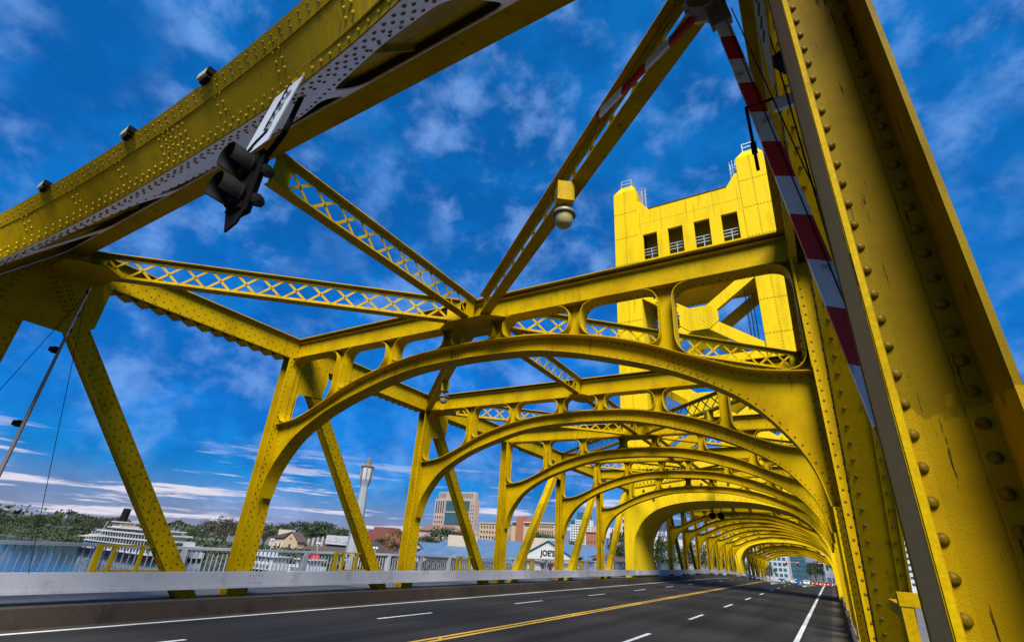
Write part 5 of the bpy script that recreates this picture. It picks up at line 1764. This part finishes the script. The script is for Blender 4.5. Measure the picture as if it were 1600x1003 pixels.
deckpl(-198, -162, 2, 83, 91, -3.2, -2.0, 'cream', 'cabin'); deckpl(-201.5, -161, 5, 81.2, 92.8, -2.0, -1.62, 'boatwhite', 'deck_edge')
deckpl(-195, -164, 2, 83.5, 90.5, -1.62, -0.75, 'cream', 'cabin'); deckpl(-197.5, -163, 4, 82.4, 91.6, -0.75, -0.45, 'boatwhite', 'deck_edge')
deckpl(-198, -191, 1.2, 84, 90, -0.45, 1.0, 'cream', 'pilot_house'); deckpl(-198.6, -190.4, 1.5, 83.5, 90.5, 1.0, 1.3, 'boatwhite', 'roof')
facade(t, -205, -161, 81.3, -6.9, -5.5, 22, 1, 0.55, 0.9)
facade(t, -199, -163, 83, -4.7, -3.7, 24, 1, 0.5, 0.9); facade(t, -197, -163, 83, -3.1, -2.2, 24, 1, 0.5, 0.9); facade(t, -194, -165, 83.5, -1.55, -0.85, 20, 1, 0.5, 0.9)
facade(t, -197.6, -191.4, 84, -0.2, 0.9, 5, 1, 0.7, 0.8)
g = G()
for i in range(22):
    x = -205 + i * 1.9
    g.box((x, 81.0, -4.95), (x + .12, 81.12, -3.6)); g.box((x + 2, 81.4, -3.2), (x + 2.12, 81.52, -2.0))
g.build('deck_posts', 'boatwhite', t, kind='stuff')
G().tube([(-195.6, 86, -0.5), (-194.7, 86, 5.4)], [1.25, 1.15], 14).build('funnel', 'ink', t)
G().tube([(-209, 86, -5), (-206, 86, 1.0)], 0.12, 6).build('flag_pole', 'boatwhite', t); G().tube([(-186, 86, -0.5), (-184.5, 86, 4.6)], 0.1, 6).build('mast', 'boatwhite', t)
g = G()
for i in range(26):
    u = i / 25; x = -184.5 + u * 22; z = 4.5 - 6 * u * (1 - u) * 1.5 - 1.5 * u
    g.lathe([(0.0001, -.12), (.12, 0), (.0001, .12)], (x, 86, z), 6)
g.tube([(-184.5 + u_ / 12 * 22, 86, 4.5 - 9 * (u_ / 12) * (1 - u_ / 12) - 1.5 * u_ / 12) for u_ in range(13)], 0.03, 4)
g.build('light_string', 'boatwhite', t)
G().box((-181, 84, 0.2), (-174, 88, 0.5)).build('radar_bar', 'ink', t); G().box((-178, 85.8, -.5), (-177.6, 86.2, 0.2)).build('radar_post', 'boatwhite', t)
t = thing('canopy', 'cream canopy beside the bow of the steamboat', 'canopy', (-219, 90, -9))
G().add([(-226, 86, -4.6), (-213, 86, -4.2), (-213, 94, -4.2), (-226, 94, -4.6), (-219, 90, -3.2)], [(0, 1, 4), (1, 2, 4), (2, 3, 4), (3, 0, 4)]).build('cloth', 'cream', t)
for a, b in ((-225, 87), (-214, 87), (-225, 93), (-214, 93)): G().box((a, b, -9.4), (a + .2, b + .2, -4.5)).build('pole', 'ink', t)


def river_boat(x0, x1, y, label, accent):
    t = thing('tour_boat', label, 'boat', ((x0 + x1) / 2, y + 3, -9))
    def d(xa, xb, bow, z0_, z1_, m, n, ins=0):
        pts = [(xa - bow, y + 3), (xa, y + ins), (xb, y + ins), (xb, y + 6 - ins), (xa, y + 6 - ins)]
        return G().plate([pts], (0, 0, (z0_ + z1_) / 2), (1, 0, 0), (0, 1, 0), z1_ - z0_).build(n, m, t)
    d(x0, x1, 3, -9.3, -8.2, 'ink', 'hull'); d(x0, x1, 2.6, -8.2, -6.5, 'boatwhite', 'main_deck'); d(x0 + 2, x1 - 1, 1.5, -6.5, -5.0, 'boatwhite', 'upper_deck', .6)
    d(x0 + 1.5, x1, 1.8, -5.0, -4.8, 'boatwhite', 'deck_roof'); d(x0 + 6, x1 - 5, 1, -4.8, -3.7, accent, 'top_cabin', 1.2)
    facade(t, x0 + 1, x1 - 1, y, -7.9, -6.8, 10, 1, .6, .8); facade(t, x0 + 3, x1 - 2, y + .6, -6.3, -5.2, 9, 1, .6, .85)
    return t
river_boat(-134, -117, 92, 'white two-deck tour boat moored behind the railing right of the first post', 'boatwhite')
river_boat(-114, -106, 95, 'short white boat with a red cabin moored next to the tour boat', 'redpaint')
river_boat(-186, -166, 95, 'grey white houseboat moored between the first diagonal and post', 'guard')
# quay wharf along the bank
t = thing('wharf', 'long dark timber wharf along the far bank', 'wharf', (-80, 108, -9))
G().box((-165, 104, -6.0), (-20, 114, -5.5)).build('deck', 'roofbrown', t)
g = G()
for i in range(49):
    g.tube([(-164 + i * 3, 104.4, -9.6), (-164 + i * 3, 104.4, -6.0)], 0.22, 6)
g.build('piles', 'roofbrown', t, kind='stuff')
for i in range(4):
    x = (-139, -117, -99, -93.5)[i]
    t = thing('promenade_lamp', ['white globe lamp left of the cafe sign', 'white twin lamp in front of the cafe sign', 'white twin lamp right of the lantern tower', 'white twin lamp left of the second post'][i], 'lamp', (x, 106, -5.5), 'lamps along the promenade')
    G().tube([(x, 106, -5.5), (x, 106, -1.3)], 0.09, 6).build('pole', 'boatwhite', t)
    for e in (-.55, .55):
        G().lathe([(0.0001, -.42), (.32, -.3), (.42, 0), (.32, .3), (.0001, .42)], (x + e, 106, -1.0), 8).build('globe', 'boatwhite', t, True)
    G().bar((x - .55, 106, -1.35), (x + .55, 106, -1.35), 0.08, 0.08).build('crossbar', 'boatwhite', t)
# tall thin radio masts and poles against the sky
for (x, y, zb, zt, lab) in ((-168, 118, -4.25, 6.5, 'white flag pole right of the first post'), (-206, 200, -4.25, 24.0, 'thin far radio mast above the bank trees'), (-330, 420, -4.25, 44.0, 'thin far radio mast left of the second post')):
    o = G().tube([(x, y, zb), (x, y, zt)], [0.22, 0.1], 6).build('mast_pole', 'galv'); tag(o, lab, 'mast')
# cottage with a dormer behind the railing
t = thing('cottage', 'grey gabled cottage behind the railing right of the second diagonal', 'cottage', (-96, 130, -4.25))
G().box((-103, 127, -8), (-90, 138, -2.6)).build('wall', 'guard', t)
G().plate([[(-100, -2.6), (-91, -2.6), (-95.5, 0.9)]], (0, 126.8, 0), (1, 0, 0), (0, 0, 1), 0.4).build('gable', 'guard', t)
g = G()
for sg in (-1, 1):
    vs = [(-95.5, 126, 1.3), (-95.5 + sg * 5.6, 126, -2.8), (-95.5 + sg * 5.6, 139, -2.8), (-95.5, 139, 1.3)]; vs += [(a, b, c - .25) for a, b, c in vs]
    g.add(vs, [(0, 1, 2, 3), (7, 6, 5, 4), (0, 4, 5, 1), (1, 5, 6, 2), (2, 6, 7, 3), (3, 7, 4, 0)])
g.build('roof', 'bluemetal', t)
facade(t, -96.6, -94.4, 126.6, -1.8, -0.4, 1, 1, .8, .8)

# ------------------------------------------------------------------ street at the far end
CARC = {}
def car(x, y, z, col, label, heading=0):
    if col not in CARC:
        CARC[col] = material('car_paint_%d' % len(CARC), col, 0.25, spec=0.6)
    t = thing('car', label, 'car', (x, y, z), 'cars waiting at the far junction')
    w = 0.9
    side = [(-2.1, 0.35), (2.1, 0.35), (2.2, 0.75), (1.5, 0.95), (0.9, 1.42), (-1.1, 1.45), (-1.8, 1.0), (-2.2, 0.9)]
    G().plate([side], (x, y, z), (0, 1, 0), (0, 0, 1), 2 * w).build('body', CARC[col], t)
    G().box((x - .78, y - 1.75, z + 1.02), (x + .78, y - 1.3, z + 1.38)).build('windscreen', 'pane', t)
    for e in (-1, 1):
        G().lathe([(0.0001, 0), (.12, 0), (.12, .04), (.0001, .05)], (x + e * .62, y - 2.2, z + .72), 8, (0, -1, 0)).build('headlight', 'warm_light', t)
        for yy in (-1.35, 1.35):
            G().lathe([(0.0001, -.1), (.33, -.1), (.33, .1), (.0001, .1)], (x + e * .82, y + yy, z + .33), 10, (1, 0, 0)).build('wheel', 'ink', t)
    return t
CARS = [(-1.5, 205, (0.03, 0.10, 0.12), 'dark teal car at the left of the far junction'), (1.6, 212, (0.5, 0.5, 0.5), 'silver car left of centre at the far junction'),
        (3.4, 203, (0.02, 0.07, 0.32), 'blue car in the middle of the far street'), (5.6, 208, (0.55, 0.56, 0.58), 'white car right of the blue one at the far junction'),
        (8.0, 206, (0.45, 0.06, 0.02), 'red car in the right lanes of the far street'), (10.2, 204, (0.50, 0.12, 0.02), 'orange car in the right lanes of the far street'),
        (12.3, 207, (0.40, 0.03, 0.05), 'dark red car by the right kerb of the far street'), (6.6, 225, (0.05, 0.05, 0.06), 'black car behind the white one at the far junction')]
for x, y, c, lab in CARS:
    car(x, y, -3.80, c, lab)
def signal_mast(x, y, arm, h, label):
    t = thing('signal_mast', label, 'traffic signal', (x, y, -3.8), 'signal masts at the far junction')
    G().tube([(x, y, -3.8), (x, y, -3.8 + h)], [.13, .09], 8).build('pole', 'galv', t)
    G().tube([(x, y, -4.1 + h), (x + arm, y, -3.7 + h)], [.08, .05], 6).build('mast_arm', 'galv', t)
    for f in (0.55, 0.95):
        sx = x + arm * f; z = -4.2 + h
        hd = G().box((sx - .22, y - .2, z - .6), (sx + .22, y + .1, z + .6)).build('signal_head', 'ink', t)
        G().lathe([(0.0001, .06), (.16, .05), (.17, 0)], (sx, y - .2, z + .36), 10, (0, -1, 0)).build('red_lens', 'red_light', hd)
signal_mast(-3.2, 196, 8, 6.6, 'signal mast with red lights reaching over the far street from the left')
signal_mast(17.0, 198, -7, 6.8, 'signal mast with red lights reaching over the far street from the right')
t = block('office_block', 'grey glazed office block at the left of the far street', -16, -1.5, 246, 270, 9.5, 'guard')
facade(t, -15.6, -2, 246, -3, 9, 8, 6, .7, .6, 'tealglass')
t = block('office_block', 'dark green glazed block behind the far junction', -1.4, 4.2, 262, 280, 9.0, 'tealglass')
facade(t, -1.2, 4.0, 262, -3, 8.6, 5, 6, .6, .5)
t = block('shop_building', 'white shop building at the right of the far street', 11, 20, 240, 256, 4.2, 'boatwhite')
facade(t, 11.3, 19.7, 240, 0.4, 3.6, 5, 1, .5, .6); facade(t, 11.3, 19.7, 240, -3.4, -1.2, 5, 1, .8, .8, 'bluemetal', 'shop_window')
for i, (x, y, h, w) in enumerate(((7.4, 250, 8.2, 6.5), (9.8, 258, 8.8, 6), (-8, 236, 6, 6), (5.0, 270, 8, 6))):
    cm, tm = CROWN['b'][i]
    t = thing('street_tree', ['dark round tree in the middle of the far street view', 'dark tree left of the white shop', 'small tree at the left of the far street', 'tree behind the cars at the far junction'][i], 'tree', (x, y, -4.2), 'trees of the far street')
    t.scale = (w, w, h)
    for nm, me in (('trunk', tm), ('crown', cm)):
        o = bpy.data.objects.new(nm, me); COL.objects.link(o); o.parent = t
t = thing('street_sign', 'small green street sign on the right truss at the far end', 'sign', (13.9, 120, 2.0))
M['green'] = material('green_sign', (0.01, 0.16, 0.08), 0.5)
G().box((13.3, 120, 1.7), (14.1, 120.06, 3.3)).build('panel', 'green', t)

# ------------------------------------------------------------------ two small walkers on the sidewalk
def person(x, y, z, h, top, legs, hair, label):
    t = thing('person', label, 'person', (x, y, z))
    k = h / 1.7
    J = {'pel': (0, 0, .92), 'ch': (0, 0, 1.28), 'nk': (0, 0, 1.46), 'hd': (0, -.01, 1.60), 'tp': (0, 0, 1.70), 'ls': (-.18, 0, 1.40), 'le': (-.25, .02, 1.13), 'lw': (-.24, -.10, .90), 'lh': (-.23, -.15, .82),
         'rs': (.18, 0, 1.40), 're': (.25, .02, 1.13), 'rw': (.22, -.12, .95), 'rh': (.20, -.18, .90), 'lk': (-.10, -.04, .50), 'la': (-.10, .02, .09), 'lt': (-.10, -.13, .04),
         'rk': (.10, -.08, .50), 'ra': (.10, .06, .09), 'rt': (.10, -.09, .04)}
    E = [('pel', 'ch'), ('ch', 'nk'), ('nk', 'hd'), ('hd', 'tp'), ('ch', 'ls'), ('ls', 'le'), ('le', 'lw'), ('lw', 'lh'), ('ch', 'rs'), ('rs', 're'), ('re', 'rw'), ('rw', 'rh'),
         ('pel', 'lk'), ('lk', 'la'), ('la', 'lt'), ('pel', 'rk'), ('rk', 'ra'), ('ra', 'rt')]
    rad = {'pel': .15, 'ch': .16, 'nk': .06, 'hd': .10, 'tp': .07, 'ls': .065, 'le': .05, 'lw': .035, 'lh': .04, 'rs': .065, 're': .05, 'rw': .035, 'rh': .04, 'lk': .07, 'la': .045, 'lt': .04, 'rk': .07, 'ra': .045, 'rt': .04}
    ks = list(J)
    me = bpy.data.meshes.new('body'); me.from_pydata([tuple(c * k for c in J[q]) for q in ks], [(ks.index(a), ks.index(b)) for a, b in E], [])
    o = bpy.data.objects.new('body', me); COL.objects.link(o)
    md = o.modifiers.new('skin', 'SKIN'); o.modifiers.new('sub', 'SUBSURF').levels = 1
    for i, q in enumerate(ks):
        me.skin_vertices[0].data[i].radius = (rad[q] * k, rad[q] * k)
    me.skin_vertices[0].data[0].use_root = True
    dg = bpy.context.evaluated_depsgraph_get(); dg.update()
    m2 = bpy.data.meshes.new_from_object(o.evaluated_get(dg)); bpy.data.objects.remove(o, do_unlink=True)
    mats = [material('skin', (0.42, 0.25, 0.17), 0.6), material('top', top, 0.85), material('trousers', legs, 0.85), material('hair', hair, 0.7)]
    m2.materials.clear()
    for q in mats: m2.materials.append(q)
    for f in m2.polygons:
        c = f.center / k
        f.material_index = 3 if c.z > 1.60 or (c.z > 1.5 and c.y > 0.03) else 0 if c.z > 1.44 or (abs(c.x) > .15 and c.z < 1.0) else 1 if c.z > .90 else 2
        f.use_smooth = True
    m2.name = 'body'
    b = bpy.data.objects.new('body', m2); COL.objects.link(b); b.parent = t
    t.rotation_euler = (0, 0, 0.3)
    return t
person(-1.75, 28.0, -0.03, 1.05, (0.03, 0.03, 0.05), (0.35, 0.40, 0.04), (0.01, 0.008, 0.006), 'small walker in a dark top on the left sidewalk')
person(-1.35, 28.25, -0.03, 1.02, (0.20, 0.02, 0.06), (0.03, 0.03, 0.05), (0.01, 0.008, 0.006), 'small walker in a dark pink top on the left sidewalk')
